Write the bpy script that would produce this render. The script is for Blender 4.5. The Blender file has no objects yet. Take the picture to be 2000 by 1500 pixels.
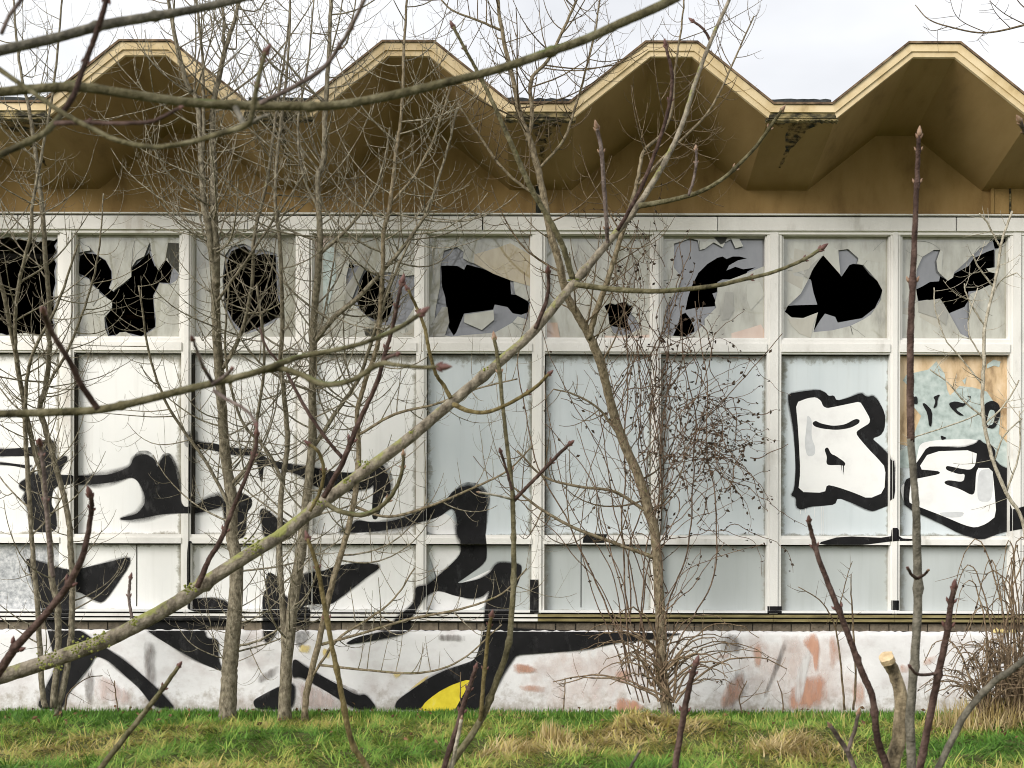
import bpy, math, random
import numpy as np
from mathutils import Vector, Matrix
from mathutils.geometry import tessellate_polygon

random.seed(7)
rng = np.random.default_rng(7)
SC = bpy.context.scene
COL = SC.collection
R = math.radians

# ------------------------------------------------------------------ camera
F = 2688.0                 # focal length in photo pixels
CX, CY = 1070.0, 1111.6    # where the optical axis meets the photo (rising and shifted lens)
CAMZ, DIST = 1.45, 14.0    # eye height, distance to the facade
cam = bpy.data.cameras.new('camera')
cam.sensor_width = 36.0
cam.lens = F / 2000 * 36
cam.shift_x = (1000 - CX) / 2000
cam.shift_y = (CY - 750) / 2000
cam.clip_start = 0.05
cam.clip_end = 2000
cam.dof.use_dof = True
cam.dof.focus_distance = 12.6
cam.dof.aperture_fstop = 11
co = bpy.data.objects.new('camera', cam)
COL.objects.link(co)
co.location = (0, -DIST, CAMZ)
co.rotation_euler = (R(90), R(-0.14), 0)
SC.camera = co

# ------------------------------------------------------------------ world, sun, exposure
SUN_AZ, SUN_EL = R(-134), R(25)      # azimuth from +Y towards +X: behind the camera, to its left
w = bpy.data.worlds.new('World')
SC.world = w
w.use_nodes = True
nt = w.node_tree
nt.nodes.clear()
out = nt.nodes.new('ShaderNodeOutputWorld')
bg = nt.nodes.new('ShaderNodeBackground')
sky = nt.nodes.new('ShaderNodeTexSky')
sky.sky_type = 'NISHITA'
sky.sun_disc = False
sky.sun_elevation = SUN_EL
sky.sun_rotation = SUN_AZ
sky.dust_density = 3
skm = nt.nodes.new('ShaderNodeVectorMath'); skm.operation = 'SCALE'; skm.inputs['Scale'].default_value = 0.08
tc = nt.nodes.new('ShaderNodeTexCoord')
mp = nt.nodes.new('ShaderNodeMapping'); mp.inputs['Scale'].default_value = (2.2, 2.2, 5.0)
nz = nt.nodes.new('ShaderNodeTexNoise'); nz.inputs['Scale'].default_value = 1.3; nz.inputs['Detail'].default_value = 5
nz.inputs['Roughness'].default_value = 0.45
rp = nt.nodes.new('ShaderNodeValToRGB')
rp.color_ramp.elements[0].position = 0.32; rp.color_ramp.elements[0].color = (0.57, 0.58, 0.605, 1)
rp.color_ramp.elements[1].position = 0.66; rp.color_ramp.elements[1].color = (0.88, 0.885, 0.895, 1)
mx = nt.nodes.new('ShaderNodeMix'); mx.data_type = 'RGBA'; mx.inputs[0].default_value = 0.92
L = nt.links.new
L(sky.outputs[0], skm.inputs[0]); L(tc.outputs['Generated'], mp.inputs[0]); L(mp.outputs[0], nz.inputs[0])
L(nz.outputs['Fac'], rp.inputs[0]); L(skm.outputs[0], mx.inputs[6]); L(rp.outputs[0], mx.inputs[7])
L(mx.outputs[2], bg.inputs[0]); L(bg.outputs[0], out.inputs[0])
bg.inputs[1].default_value = 1.0

sun = bpy.data.lights.new('sun', 'SUN')
sun.energy = 2.3
sun.angle = R(30)
sun.color = (1.0, 0.965, 0.91)
so = bpy.data.objects.new('sun', sun)
COL.objects.link(so)
sd = Vector((math.sin(SUN_AZ) * math.cos(SUN_EL), math.cos(SUN_AZ) * math.cos(SUN_EL), math.sin(SUN_EL)))
so.rotation_euler = sd.to_track_quat('Z', 'Y').to_euler()
so.location = sd * 40
vs = SC.view_settings
vs.view_transform = 'Standard'; vs.look = 'None'; vs.gamma = 1; vs.exposure = 0.62
vs.use_curve_mapping = False
SC.cycles.use_denoising = True
SC.cycles.filter_width = 1.0
SC.cycles.max_bounces = 4
SC.cycles.diffuse_bounces = 3
SC.cycles.glossy_bounces = 2
SC.cycles.transmission_bounces = 2
SC.cycles.transparent_max_bounces = 8

# ------------------------------------------------------------------ helpers
def P(px, py, d):
    """photo pixel at depth d (metres from the camera plane) -> world point"""
    return Vector(((px - CX) / F * d, d - DIST, CAMZ - (py - CY) / F * d))

def PY(px, py, y):
    return P(px, py, DIST + y)

def link(o, parent=None):
    COL.objects.link(o)
    if parent is not None:
        o.parent = parent
    return o

def empty(name, loc, label, cat, group=None):
    o = bpy.data.objects.new(name, None)
    o.empty_display_size = 0.1
    COL.objects.link(o)
    o.location = loc
    tag(o, label, cat, group)
    return o

def tag(o, label=None, cat=None, group=None, kind=None):
    if label: o['label'] = label
    if cat: o['category'] = cat
    if group: o['group'] = group
    if kind: o['kind'] = kind
    return o

class MB:
    """collects geometry in WORLD coordinates, then becomes one mesh object"""
    def __init__(s):
        s.v = []; s.f = []; s.uv = None; s.n = 0
    def add(s, v, f):
        b = s.n
        s.v.extend([tuple(p) for p in v]); s.n += len(v)
        s.f.extend([tuple(i + b for i in q) for q in f])
    def box(s, x0, x1, y0, y1, z0, z1):
        v = [(x0,y0,z0),(x1,y0,z0),(x1,y1,z0),(x0,y1,z0),(x0,y0,z1),(x1,y0,z1),(x1,y1,z1),(x0,y1,z1)]
        s.add(v, [(0,3,2,1),(4,5,6,7),(0,1,5,4),(1,2,6,5),(2,3,7,6),(3,0,4,7)])
    def pbox(s, px0, px1, py0, py1, y0, y1):
        """box whose FRONT face (at y0, towards the camera) covers these photo pixels"""
        a = PY(px0, py1, y0); b = PY(px1, py0, y0)
        s.box(a.x, b.x, y0, y1, a.z, b.z)
    def prism(s, pts, y0, y1, dz=0.0):
        """pts (x,z) counter-clockwise, extruded from y0 to y1, shifted by dz at y1"""
        n = len(pts)
        v = [(x, y0, z) for x, z in pts] + [(x, y1, z + dz) for x, z in pts]
        f = [tuple(range(n)), tuple(range(2*n-1, n-1, -1))]
        f += [((i+1) % n, i, n+i, n+(i+1) % n) for i in range(n)]
        s.add(v, f)
    def loops(s, loops, y0, y1):
        """polygon with holes, (x,z) loops, slab from y0 (front) to y1"""
        vv = [[Vector((x, z, 0)) for x, z in lp] for lp in loops]
        tri = tessellate_polygon(vv)
        flat = [p for lp in loops for p in lp]
        n = len(flat)
        v = [(x, y0, z) for x, z in flat] + [(x, y1, z) for x, z in flat]
        f = []
        for a, b, c in tri:
            f.append((a, b, c)); f.append((c+n, b+n, a+n))
        o = 0
        for lp in loops:
            m = len(lp)
            for i in range(m):
                a, b = o+i, o+(i+1) % m
                f.append((a, b, b+n, a+n))
            o += m
        s.add(v, f)
    def tube(s, pts, rad, sides=6, cap=True):
        pts = [Vector(p) for p in pts]
        n = len(pts)
        if n < 2: return
        tan = [(pts[min(i+1, n-1)] - pts[max(i-1, 0)]) for i in range(n)]
        tan = [t.normalized() if t.length > 1e-9 else Vector((0,0,1)) for t in tan]
        ref = Vector((0, 1, 0)) if abs(tan[0].y) < 0.9 else Vector((1, 0, 0))
        u = tan[0].cross(ref).normalized()
        v = []; f = []
        for i in range(n):
            u = (u - tan[i] * u.dot(tan[i]))
            u = u.normalized() if u.length > 1e-6 else tan[i].orthogonal().normalized()
            wv = tan[i].cross(u)
            r = rad[i]
            for k in range(sides):
                a = 2*math.pi*k/sides
                v.append(pts[i] + u*(math.cos(a)*r) + wv*(math.sin(a)*r))
        for i in range(n-1):
            for k in range(sides):
                k2 = (k+1) % sides
                f.append((i*sides+k, i*sides+k2, (i+1)*sides+k2, (i+1)*sides+k))
        if cap:
            f.append(tuple(range(sides-1, -1, -1)))
            f.append(tuple((n-1)*sides+k for k in range(sides)))
        s.add(v, f)
    def build(s, name, mat, parent=None, smooth=False, origin=None):
        """the object's origin sits at `origin` (or the parent's world location)"""
        me = bpy.data.meshes.new(name)
        off = Vector((0,0,0))
        base = Vector((0,0,0))
        if parent is not None:
            q = parent
            while q is not None:
                base += Vector(q.location); q = q.parent
        if origin is not None: off = Vector(origin)
        elif s.v:
            a = np.array(s.v, dtype=float)
            c = (a.min(0) + a.max(0)) / 2
            off = Vector((c[0], c[1], a[:,2].min()))
        arr = [(x-off.x, y-off.y, z-off.z) for x, y, z in s.v]
        me.from_pydata(arr, [], s.f)
        if smooth:
            me.polygons.foreach_set('use_smooth', [True]*len(me.polygons))
        me.materials.append(mat)
        me.update()
        o = bpy.data.objects.new(name, me)
        link(o, parent)
        o.location = off - base
        return o

def catmull(pts, per=6):
    """pts: list of tuples (any dimension) -> smooth list"""
    a = np.array(pts, dtype=float)
    if len(a) < 3:
        t = np.linspace(0, 1, per+1)[:, None]
        return a[0]*(1-t) + a[1]*t
    p = np.vstack([2*a[0]-a[1], a, 2*a[-1]-a[-2]])
    res = []
    for i in range(1, len(p)-2):
        for k in range(per):
            t = k/per
            res.append(0.5*((2*p[i]) + (-p[i-1]+p[i+1])*t + (2*p[i-1]-5*p[i]+4*p[i+1]-p[i+2])*t*t + (-p[i-1]+3*p[i]-3*p[i+1]+p[i+2])*t**3))
    res.append(p[-2])
    return np.array(res)

def chaikin(pts, q=0.22, it=2):
    p = [Vector((x, y)) for x, y in pts]
    for _ in range(it):
        o = []
        n = len(p)
        for i in range(n):
            a, b = p[i], p[(i+1) % n]
            o.append(a.lerp(b, q)); o.append(a.lerp(b, 1-q))
        p = o
    return [(v.x, v.y) for v in p]

# ------------------------------------------------------------------ materials
def mat(name, col, rough=0.8, spec=0.3):
    m = bpy.data.materials.new(name)
    m.use_nodes = True
    b = m.node_tree.nodes['Principled BSDF']
    b.inputs['Base Color'].default_value = (*col, 1)
    b.inputs['Roughness'].default_value = rough
    b.inputs['Specular IOR Level'].default_value = spec
    return m

def N(m, typ, **kw):
    n = m.node_tree.nodes.new(typ)
    for k, v in kw.items():
        if k in n.inputs: n.inputs[k].default_value = v
        else: setattr(n, k, v)
    return n

def noise_mat(name, stops, scale=6, stretch=(1,1,1), detail=6, rough=0.85, spec=0.25, bump=0.0, bump_scale=40, world=True, rand=0.0):
    """colour ramp over world-space noise, optional bump, optional per-object value shift"""
    m = mat(name, stops[0][1], rough, spec)
    t = m.node_tree; bs = t.nodes['Principled BSDF']
    geo = N(m, 'ShaderNodeNewGeometry') if world else N(m, 'ShaderNodeTexCoord')
    src = geo.outputs['Position'] if world else geo.outputs['Object']
    mpn = N(m, 'ShaderNodeMapping'); mpn.inputs['Scale'].default_value = stretch
    t.links.new(src, mpn.inputs[0])
    nzn = N(m, 'ShaderNodeTexNoise', Scale=scale, Detail=detail, Roughness=0.6)
    t.links.new(mpn.outputs[0], nzn.inputs['Vector'])
    r = N(m, 'ShaderNodeValToRGB')
    while len(r.color_ramp.elements) < len(stops): r.color_ramp.elements.new(0.5)
    for e, (p, c) in zip(r.color_ramp.elements, stops):
        e.position = p; e.color = (*c, 1)
    t.links.new(nzn.outputs['Fac'], r.inputs[0])
    colout = r.outputs[0]
    if rand:
        oi = N(m, 'ShaderNodeObjectInfo')
        mr = N(m, 'ShaderNodeMapRange')
        mr.inputs['To Min'].default_value = 1-rand; mr.inputs['To Max'].default_value = 1+rand
        t.links.new(oi.outputs['Random'], mr.inputs['Value'])
        vm = N(m, 'ShaderNodeVectorMath', operation='SCALE')
        t.links.new(colout, vm.inputs[0]); t.links.new(mr.outputs[0], vm.inputs['Scale'])
        colout = vm.outputs[0]
    t.links.new(colout, bs.inputs['Base Color'])
    if bump:
        nb = N(m, 'ShaderNodeTexNoise', Scale=bump_scale, Detail=6)
        t.links.new(src, nb.inputs['Vector'])
        bp = N(m, 'ShaderNodeBump', Strength=bump, Distance=0.02)
        t.links.new(nb.outputs['Fac'], bp.inputs['Height'])
        t.links.new(bp.outputs[0], bs.inputs['Normal'])
    return m

M = {}
M['frame'] = noise_mat('cream_frame_paint', [(0.22,(0.52,0.47,0.40)),(0.38,(0.77,0.75,0.705)),(0.7,(0.87,0.85,0.81))], 3.2, (1,1,0.35), rough=0.55, bump=0.08, bump_scale=60)
M['frame_r'] = noise_mat('chalky_frame_paint', [(0.25,(0.46,0.44,0.40)),(0.42,(0.73,0.715,0.68)),(0.75,(0.83,0.815,0.78))], 4.0, (1,1,0.35), rough=0.6, bump=0.1, bump_scale=60)
M['ochre'] = noise_mat('ochre_render', [(0.3,(0.20,0.124,0.046)),(0.5,(0.32,0.208,0.082)),(0.8,(0.40,0.27,0.115))], 2.2, (1.5,1,0.6), rough=0.9, bump=0.15, bump_scale=90)
M['soffit'] = noise_mat('ochre_soffit', [(0.25,(0.145,0.092,0.038)),(0.42,(0.275,0.182,0.075)),(0.6,(0.325,0.22,0.095)),(0.8,(0.38,0.265,0.125))], 1.4, (1.6,0.45,1.2), rough=0.9, bump=0.12, bump_scale=80)
M['fascia'] = noise_mat('cream_yellow_board', [(0.28,(0.36,0.26,0.13)),(0.40,(0.56,0.43,0.235)),(0.55,(0.66,0.53,0.325)),(0.8,(0.72,0.60,0.40))], 3.5, rough=0.6, bump=0.05, rand=0.06)
M['felt'] = noise_mat('roofing_felt', [(0.3,(0.02,0.022,0.022)),(0.6,(0.05,0.055,0.055)),(0.85,(0.10,0.12,0.11))], 9, rough=0.9, bump=0.4)
M['drip'] = noise_mat('weathered_drip_edge', [(0.35,(0.07,0.045,0.03)),(0.6,(0.22,0.15,0.09)),(0.8,(0.30,0.25,0.18))], 12)
M['rot'] = noise_mat('rotten_board', [(0.35,(0.02,0.018,0.013)),(0.47,(0.075,0.065,0.035)),(0.58,(0.24,0.19,0.09)),(0.75,(0.42,0.33,0.17))], 9, (1,1,2.5), bump=0.5)
M['stain'] = noise_mat('black_damp_stain', [(0.3,(0.012,0.013,0.010)),(0.7,(0.035,0.036,0.025))], 14)
M['dark'] = mat('dark_interior', (0.012,0.011,0.010), 1.0, 0.0)
M['darkgap'] = mat('dark_gap_and_shade', (0.03,0.027,0.022), 0.9, 0.1)  # dark colour for gaps, joints and the painted shade at pane edges
M['brick'] = noise_mat('grey_brown_brick', [(0.3,(0.10,0.085,0.065)),(0.55,(0.17,0.14,0.105)),(0.8,(0.24,0.20,0.15))], 16, rough=0.95, bump=0.5, rand=0.25)
M['mortar'] = noise_mat('dark_mortar', [(0.3,(0.03,0.027,0.022)),(0.7,(0.08,0.07,0.055))], 20, bump=0.4)
M['sill'] = noise_mat('mossy_metal_sill', [(0.3,(0.07,0.06,0.03)),(0.5,(0.22,0.18,0.08)),(0.75,(0.36,0.31,0.16))], 7, (0.5,1,3), bump=0.2)
M['black'] = noise_mat('black_spray_paint', [(0.35,(0.007,0.007,0.0075)),(0.65,(0.013,0.0125,0.0135)),(0.85,(0.028,0.027,0.028))], 7, rough=0.65, spec=0.15)
M['blackworn'] = None
M['white'] = noise_mat('white_spray_paint', [(0.25,(0.70,0.69,0.68)),(0.5,(0.82,0.815,0.80)),(0.8,(0.86,0.855,0.84))], 4, rough=0.6)
M['greypaint'] = noise_mat('thin_grey_spray', [(0.3,(0.52,0.53,0.54)),(0.7,(0.64,0.65,0.66))], 12)

def worn(name, stops, scale, cut, stretch=(1,1,1), soft=0.12, cover=False):
    """paint that covers only where a noise is high: see-through elsewhere"""
    m = noise_mat(name, stops, scale*1.3, stretch)
    t = m.node_tree
    bs = t.nodes['Principled BSDF']; o = t.nodes['Material Output']
    geo = N(m, 'ShaderNodeNewGeometry')
    mpn = N(m, 'ShaderNodeMapping'); mpn.inputs['Scale'].default_value = stretch
    nn = N(m, 'ShaderNodeTexNoise', Scale=scale, Detail=8, Roughness=0.65)
    mr = N(m, 'ShaderNodeMapRange')
    mr.inputs['From Min'].default_value = cut-soft; mr.inputs['From Max'].default_value = cut+soft
    t.links.new(geo.outputs['Position'], mpn.inputs[0]); t.links.new(mpn.outputs[0], nn.inputs['Vector'])
    t.links.new(nn.outputs['Fac'], mr.inputs['Value'])
    if cover:
        at = N(m, 'ShaderNodeAttribute', attribute_name='cover')
        mu = N(m, 'ShaderNodeMath', operation='MULTIPLY_ADD'); mu.inputs[1].default_value = 0.42; 
        t.links.new(at.outputs['Fac'], mu.inputs[0]); t.links.new(nn.outputs['Fac'], mu.inputs[2])
        t.links.new(mu.outputs[0], mr.inputs['Value'])
        mr.inputs['From Min'].default_value = cut+0.24-soft; mr.inputs['From Max'].default_value = cut+0.24+soft
        mr.inputs['To Max'].default_value = 0.72
    t.links.new(mr.outputs[0], bs.inputs['Alpha'])
    return m
def spray_edge(name, col):
    m = mat(name, col, 0.7, 0.1)
    t = m.node_tree; bs = t.nodes['Principled BSDF']
    at = N(m, 'ShaderNodeAttribute', attribute_name='cover'); geo = N(m, 'ShaderNodeNewGeometry')
    nn = N(m, 'ShaderNodeTexNoise', Scale=160, Detail=3); t.links.new(geo.outputs['Position'], nn.inputs['Vector'])
    n2 = N(m, 'ShaderNodeTexNoise', Scale=6, Detail=3); t.links.new(geo.outputs['Position'], n2.inputs['Vector'])
    mu = N(m, 'ShaderNodeMath', operation='MULTIPLY'); t.links.new(nn.outputs['Fac'], mu.inputs[0]); t.links.new(n2.outputs['Fac'], mu.inputs[1])
    m2 = N(m, 'ShaderNodeMath', operation='MULTIPLY'); t.links.new(mu.outputs[0], m2.inputs[0]); m2.inputs[1].default_value = 3.2
    m3 = N(m, 'ShaderNodeMath', operation='MULTIPLY'); m3.use_clamp = True; t.links.new(m2.outputs[0], m3.inputs[0]); t.links.new(at.outputs['Fac'], m3.inputs[1])
    t.links.new(m3.outputs[0], bs.inputs['Alpha'])
    return m
M['spray_edge'] = spray_edge('black_spray_fade', (0.015, 0.015, 0.015))
def thin_coat(m, lo, hi, least):
    t = m.node_tree; bs = t.nodes['Principled BSDF']
    geo = N(m, 'ShaderNodeNewGeometry')
    mpn = N(m, 'ShaderNodeMapping'); mpn.inputs['Scale'].default_value = (1.6, 1, 0.8)
    nn = N(m, 'ShaderNodeTexNoise', Scale=7, Detail=8, Roughness=0.62)
    t.links.new(geo.outputs['Position'], mpn.inputs[0]); t.links.new(mpn.outputs[0], nn.inputs['Vector'])
    mr = N(m, 'ShaderNodeMapRange'); mr.inputs['From Min'].default_value = lo; mr.inputs['From Max'].default_value = hi
    mr.inputs['To Min'].default_value = 1.0; mr.inputs['To Max'].default_value = least
    t.links.new(nn.outputs['Fac'], mr.inputs['Value']); t.links.new(mr.outputs[0], bs.inputs['Alpha'])
thin_coat(M['black'], 0.50, 0.72, 0.80)
M['overspray'] = worn('black_overspray', [(0.3,(0.02,0.02,0.02)),(0.7,(0.04,0.04,0.04))], 22, 0.56, soft=0.3)
M['stainworn'] = worn('ragged_damp_stain', [(0.3,(0.012,0.013,0.010)),(0.7,(0.035,0.036,0.025))], 13, 0.53, soft=0.10)
M['terracotta'] = worn('terracotta_undercoat', [(0.3,(0.52,0.28,0.19)),(0.7,(0.66,0.39,0.28))], 5, 0.59, (1.7,1,0.5), 0.2, cover=True)
M['terracotta_solid'] = worn('terracotta_paint', [(0.3,(0.54,0.25,0.15)),(0.7,(0.67,0.36,0.24))], 6, 0.49, (1.6,1,0.45), 0.16, cover=True)
M['wash'] = worn('faint_pink_wash', [(0.3,(0.66,0.50,0.44)),(0.7,(0.74,0.61,0.55))], 5, 0.70, (1.3,1,0.8), 0.26, cover=True)
M['smear'] = worn('grey_brown_smear', [(0.3,(0.10,0.09,0.085)),(0.7,(0.26,0.22,0.20))], 8, 0.58, (2.2,1,0.5), 0.22, cover=True)
M['whitesmear'] = worn('thin_whitewash', [(0.3,(0.74,0.73,0.72)),(0.7,(0.82,0.81,0.80))], 6, 0.45, (2,1,0.4), 0.15, cover=True)
M['yellow'] = noise_mat('yellow_spray', [(0.3,(0.66,0.52,0.03)),(0.6,(0.80,0.66,0.05)),(0.85,(0.80,0.72,0.30))], 9)
M['yellowworn'] = worn('faded_yellow_spray', [(0.3,(0.70,0.52,0.12)),(0.7,(0.78,0.62,0.22))], 9, 0.5, soft=0.2, cover=True)
M['pink'] = worn('pale_pink_wash', [(0.3,(0.58,0.44,0.40)),(0.7,(0.70,0.58,0.54))], 9, 0.56, (2,1,0.6), 0.2, cover=True)
M['plaster'] = noise_mat('whitewashed_plaster', [(0.22,(0.42,0.35,0.32)),(0.36,(0.64,0.61,0.60)),(0.5,(0.76,0.75,0.745)),(0.8,(0.83,0.82,0.815))], 2.6, (1,1,1.3), detail=9, bump=0.22, bump_scale=22)
def mud(m):
    t = m.node_tree; bs = t.nodes['Principled BSDF']
    src = bs.inputs['Base Color'].links[0].from_socket
    geo = N(m, 'ShaderNodeNewGeometry'); sp = N(m, 'ShaderNodeSeparateXYZ'); t.links.new(geo.outputs['Position'], sp.inputs[0])
    nn = N(m, 'ShaderNodeTexNoise', Scale=11, Detail=8, Roughness=0.7); t.links.new(geo.outputs['Position'], nn.inputs['Vector'])
    ad = N(m, 'ShaderNodeMath', operation='MULTIPLY_ADD'); ad.inputs[1].default_value = -0.9
    t.links.new(sp.outputs[2], ad.inputs[0]); t.links.new(nn.outputs['Fac'], ad.inputs[2])
    mr = N(m, 'ShaderNodeMapRange'); mr.inputs['From Min'].default_value = 0.30; mr.inputs['From Max'].default_value = 0.56; mr.inputs['To Max'].default_value = 0.7
    t.links.new(ad.outputs[0], mr.inputs['Value'])
    mxx = N(m, 'ShaderNodeMix', data_type='RGBA'); mxx.inputs[7].default_value = (0.27, 0.22, 0.16, 1)
    t.links.new(mr.outputs[0], mxx.inputs[0]); t.links.new(src, mxx.inputs[6]); t.links.new(mxx.outputs[2], bs.inputs['Base Color'])
mud(M['plaster'])
M['litter'] = noise_mat('blue_plastic', [(0.3,(0.02,0.10,0.32)),(0.7,(0.08,0.24,0.50))], 30, rough=0.4)
M['foam'] = noise_mat('yellowed_foam', [(0.3,(0.55,0.42,0.14)),(0.7,(0.78,0.66,0.34))], 25, bump=0.4)

def glass_mat(name, stops, scale=5, transp=0.12, rough=0.12, dirt=0.55):
    m = noise_mat(name, stops, scale, (1.7,1,0.55), detail=9, rough=rough, spec=0.5)
    t = m.node_tree; bs = t.nodes['Principled BSDF']; o = t.nodes['Material Output']
    bs.inputs['Coat Weight'].default_value = 1.0; bs.inputs['Coat IOR'].default_value = 1.9; bs.inputs['Coat Roughness'].default_value = 0.02
    tr = N(m, 'ShaderNodeBsdfTransparent'); ms = N(m, 'ShaderNodeMixShader', Fac=1-transp)
    t.links.new(tr.outputs[0], ms.inputs[1]); t.links.new(bs.outputs[0], ms.inputs[2]); t.links.new(ms.outputs[0], o.inputs[0])
    return m
M['glass'] = glass_mat('dirty_glass', [(0.25,(0.20,0.19,0.15)),(0.40,(0.36,0.35,0.285)),(0.55,(0.47,0.465,0.39)),(0.8,(0.57,0.565,0.49))], 3.8)  # dirt, with tree reflections painted in as dark and pale streaks
M['glass2'] = glass_mat('inner_blue_grey_glass', [(0.3,(0.15,0.155,0.168)),(0.7,(0.225,0.23,0.245))], 2.5, 0.1)
M['shard_l'] = glass_mat('pale_glass_shard', [(0.3,(0.42,0.415,0.345)),(0.7,(0.51,0.505,0.43))], 4, 0.1)
M['shard_d'] = glass_mat('dull_glass_shard', [(0.3,(0.26,0.25,0.205)),(0.7,(0.35,0.34,0.28))], 4, 0.15)
M['shard_a'] = glass_mat('light_cracked_glass', [(0.25,(0.36,0.35,0.285)),(0.45,(0.42,0.41,0.335)),(0.75,(0.51,0.50,0.42))], 3.8, 0.1)
M['shard_b'] = glass_mat('grey_cracked_glass', [(0.25,(0.30,0.295,0.25)),(0.45,(0.35,0.345,0.295)),(0.75,(0.44,0.435,0.38))], 4.4, 0.1)
M['shard_c'] = glass_mat('warm_cracked_glass', [(0.25,(0.33,0.305,0.24)),(0.45,(0.39,0.365,0.285)),(0.75,(0.47,0.445,0.36))], 4.0, 0.1)
M['amber'] = glass_mat('amber_glass', [(0.3,(0.40,0.32,0.18)),(0.7,(0.52,0.44,0.27))], 5, 0.1)
M['pinkglass'] = glass_mat('pinkish_glass', [(0.3,(0.56,0.40,0.31)),(0.7,(0.66,0.52,0.42))], 6, 0.1)
M['crack'] = mat('crack_edge', (0.16, 0.16, 0.14), 0.3, 0.5)
M['orange'] = noise_mat('orange_board_behind_glass', [(0.32,(0.26,0.17,0.09)),(0.43,(0.58,0.42,0.25)),(0.58,(0.72,0.56,0.38)),(0.75,(0.80,0.68,0.50))], 5, (1,1,0.4), detail=8, rough=0.35)
M['turq'] = noise_mat('turquoise_crazed_glass', [(0.3,(0.31,0.37,0.35)),(0.5,(0.44,0.51,0.49)),(0.8,(0.60,0.65,0.63))], 14, rough=0.3)

def panel_mat(name, base, base2, dirtcol):
    """frosted panel with a ragged dirty rim (UV 0..1 over the panel)"""
    m = mat(name, base, 0.32, 0.5)
    t = m.node_tree; bs = t.nodes['Principled BSDF']
    uv = N(m, 'ShaderNodeUVMap'); sep = N(m, 'ShaderNodeSeparateXYZ')
    t.links.new(uv.outputs[0], sep.inputs[0])
    def math_(op, a, b=None):
        n = N(m, 'ShaderNodeMath', operation=op)
        for i, q in enumerate((a, b)):
            if q is None: continue
            if isinstance(q, (int, float)): n.inputs[i].default_value = q
            else: t.links.new(q, n.inputs[i])
        return n.outputs[0]
    u, v = sep.outputs[0], sep.outputs[1]
    u1 = math_('SUBTRACT', 1.0, u); v1 = math_('SUBTRACT', 1.0, v)
    e = math_('MINIMUM', math_('MULTIPLY', u, 1.1), math_('MULTIPLY', u1, 1.3))
    e = math_('MINIMUM', e, v1)
    e = math_('MINIMUM', e, math_('ADD', math_('MULTIPLY', v, 2.5), 0.02))
    geo = N(m, 'ShaderNodeNewGeometry')
    n1 = N(m, 'ShaderNodeTexNoise', Scale=9, Detail=6, Roughness=0.7)
    t.links.new(geo.outputs['Position'], n1.inputs['Vector'])
    e = math_('ADD', e, math_('MULTIPLY', math_('SUBTRACT', n1.outputs['Fac'], 0.5), 0.17))
    r = N(m, 'ShaderNodeValToRGB')
    r.color_ramp.elements[0].position = 0.0; r.color_ramp.elements[0].color = (*dirtcol, 1)
    r.color_ramp.elements[1].position = 0.05; r.color_ramp.elements[1].color = (*base, 1)
    q = r.color_ramp.elements.new(0.028); q.color = (*[0.6*a+0.4*b for a, b in zip(dirtcol, base)], 1)
    t.links.new(e, r.inputs[0])
    n2 = N(m, 'ShaderNodeTexNoise', Scale=1.1, Detail=4)
    mpn = N(m, 'ShaderNodeMapping'); mpn.inputs['Scale'].default_value = (2.2, 1, 0.8)
    t.links.new(geo.outputs['Position'], mpn.inputs[0]); t.links.new(mpn.outputs[0], n2.inputs['Vector'])
    mr = N(m, 'ShaderNodeMapRange'); mr.inputs['From Min'].default_value = 0.35; mr.inputs['From Max'].default_value = 0.65
    t.links.new(n2.outputs['Fac'], mr.inputs['Value'])
    mxx = N(m, 'ShaderNodeMix', data_type='RGBA'); mxx.blend_type = 'MULTIPLY'
    mxx.inputs[7].default_value = (*base2, 1)
    t.links.new(mr.outputs[0], mxx.inputs[0]); t.links.new(r.outputs[0], mxx.inputs[6])
    mp3 = N(m, 'ShaderNodeMapping'); mp3.inputs['Scale'].default_value = (7, 1, 0.35)
    n3 = N(m, 'ShaderNodeTexNoise', Scale=2.4, Detail=7, Roughness=0.65)
    t.links.new(geo.outputs['Position'], mp3.inputs[0]); t.links.new(mp3.outputs[0], n3.inputs['Vector'])
    mr3 = N(m, 'ShaderNodeMapRange'); mr3.inputs['From Min'].default_value = 0.52; mr3.inputs['From Max'].default_value = 0.78
    mr3.inputs['To Max'].default_value = 0.28
    t.links.new(n3.outputs['Fac'], mr3.inputs['Value'])
    mx3 = N(m, 'ShaderNodeMix', data_type='RGBA'); mx3.blend_type = 'MULTIPLY'; mx3.inputs[7].default_value = (0.70, 0.69, 0.66, 1)
    t.links.new(mr3.outputs[0], mx3.inputs[0]); t.links.new(mxx.outputs[2], mx3.inputs[6])
    t.links.new(mx3.outputs[2], bs.inputs['Base Color'])
    return m
M['panel'] = panel_mat('frosted_blue_grey_panel', (0.63,0.675,0.69), (0.88,0.90,0.91), (0.20,0.19,0.14))
M['panel_low'] = panel_mat('frosted_grey_panel', (0.47,0.50,0.495), (0.90,0.90,0.89), (0.30,0.29,0.25))
M['panel_white'] = panel_mat('overpainted_white_panel', (0.87,0.862,0.835), (0.95,0.96,0.97), (0.28,0.26,0.20))
M['concrete'] = noise_mat('grey_mottled_board', [(0.35,(0.30,0.31,0.32)),(0.5,(0.48,0.49,0.50)),(0.65,(0.66,0.66,0.66))], 26, detail=10, bump=0.3)

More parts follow.
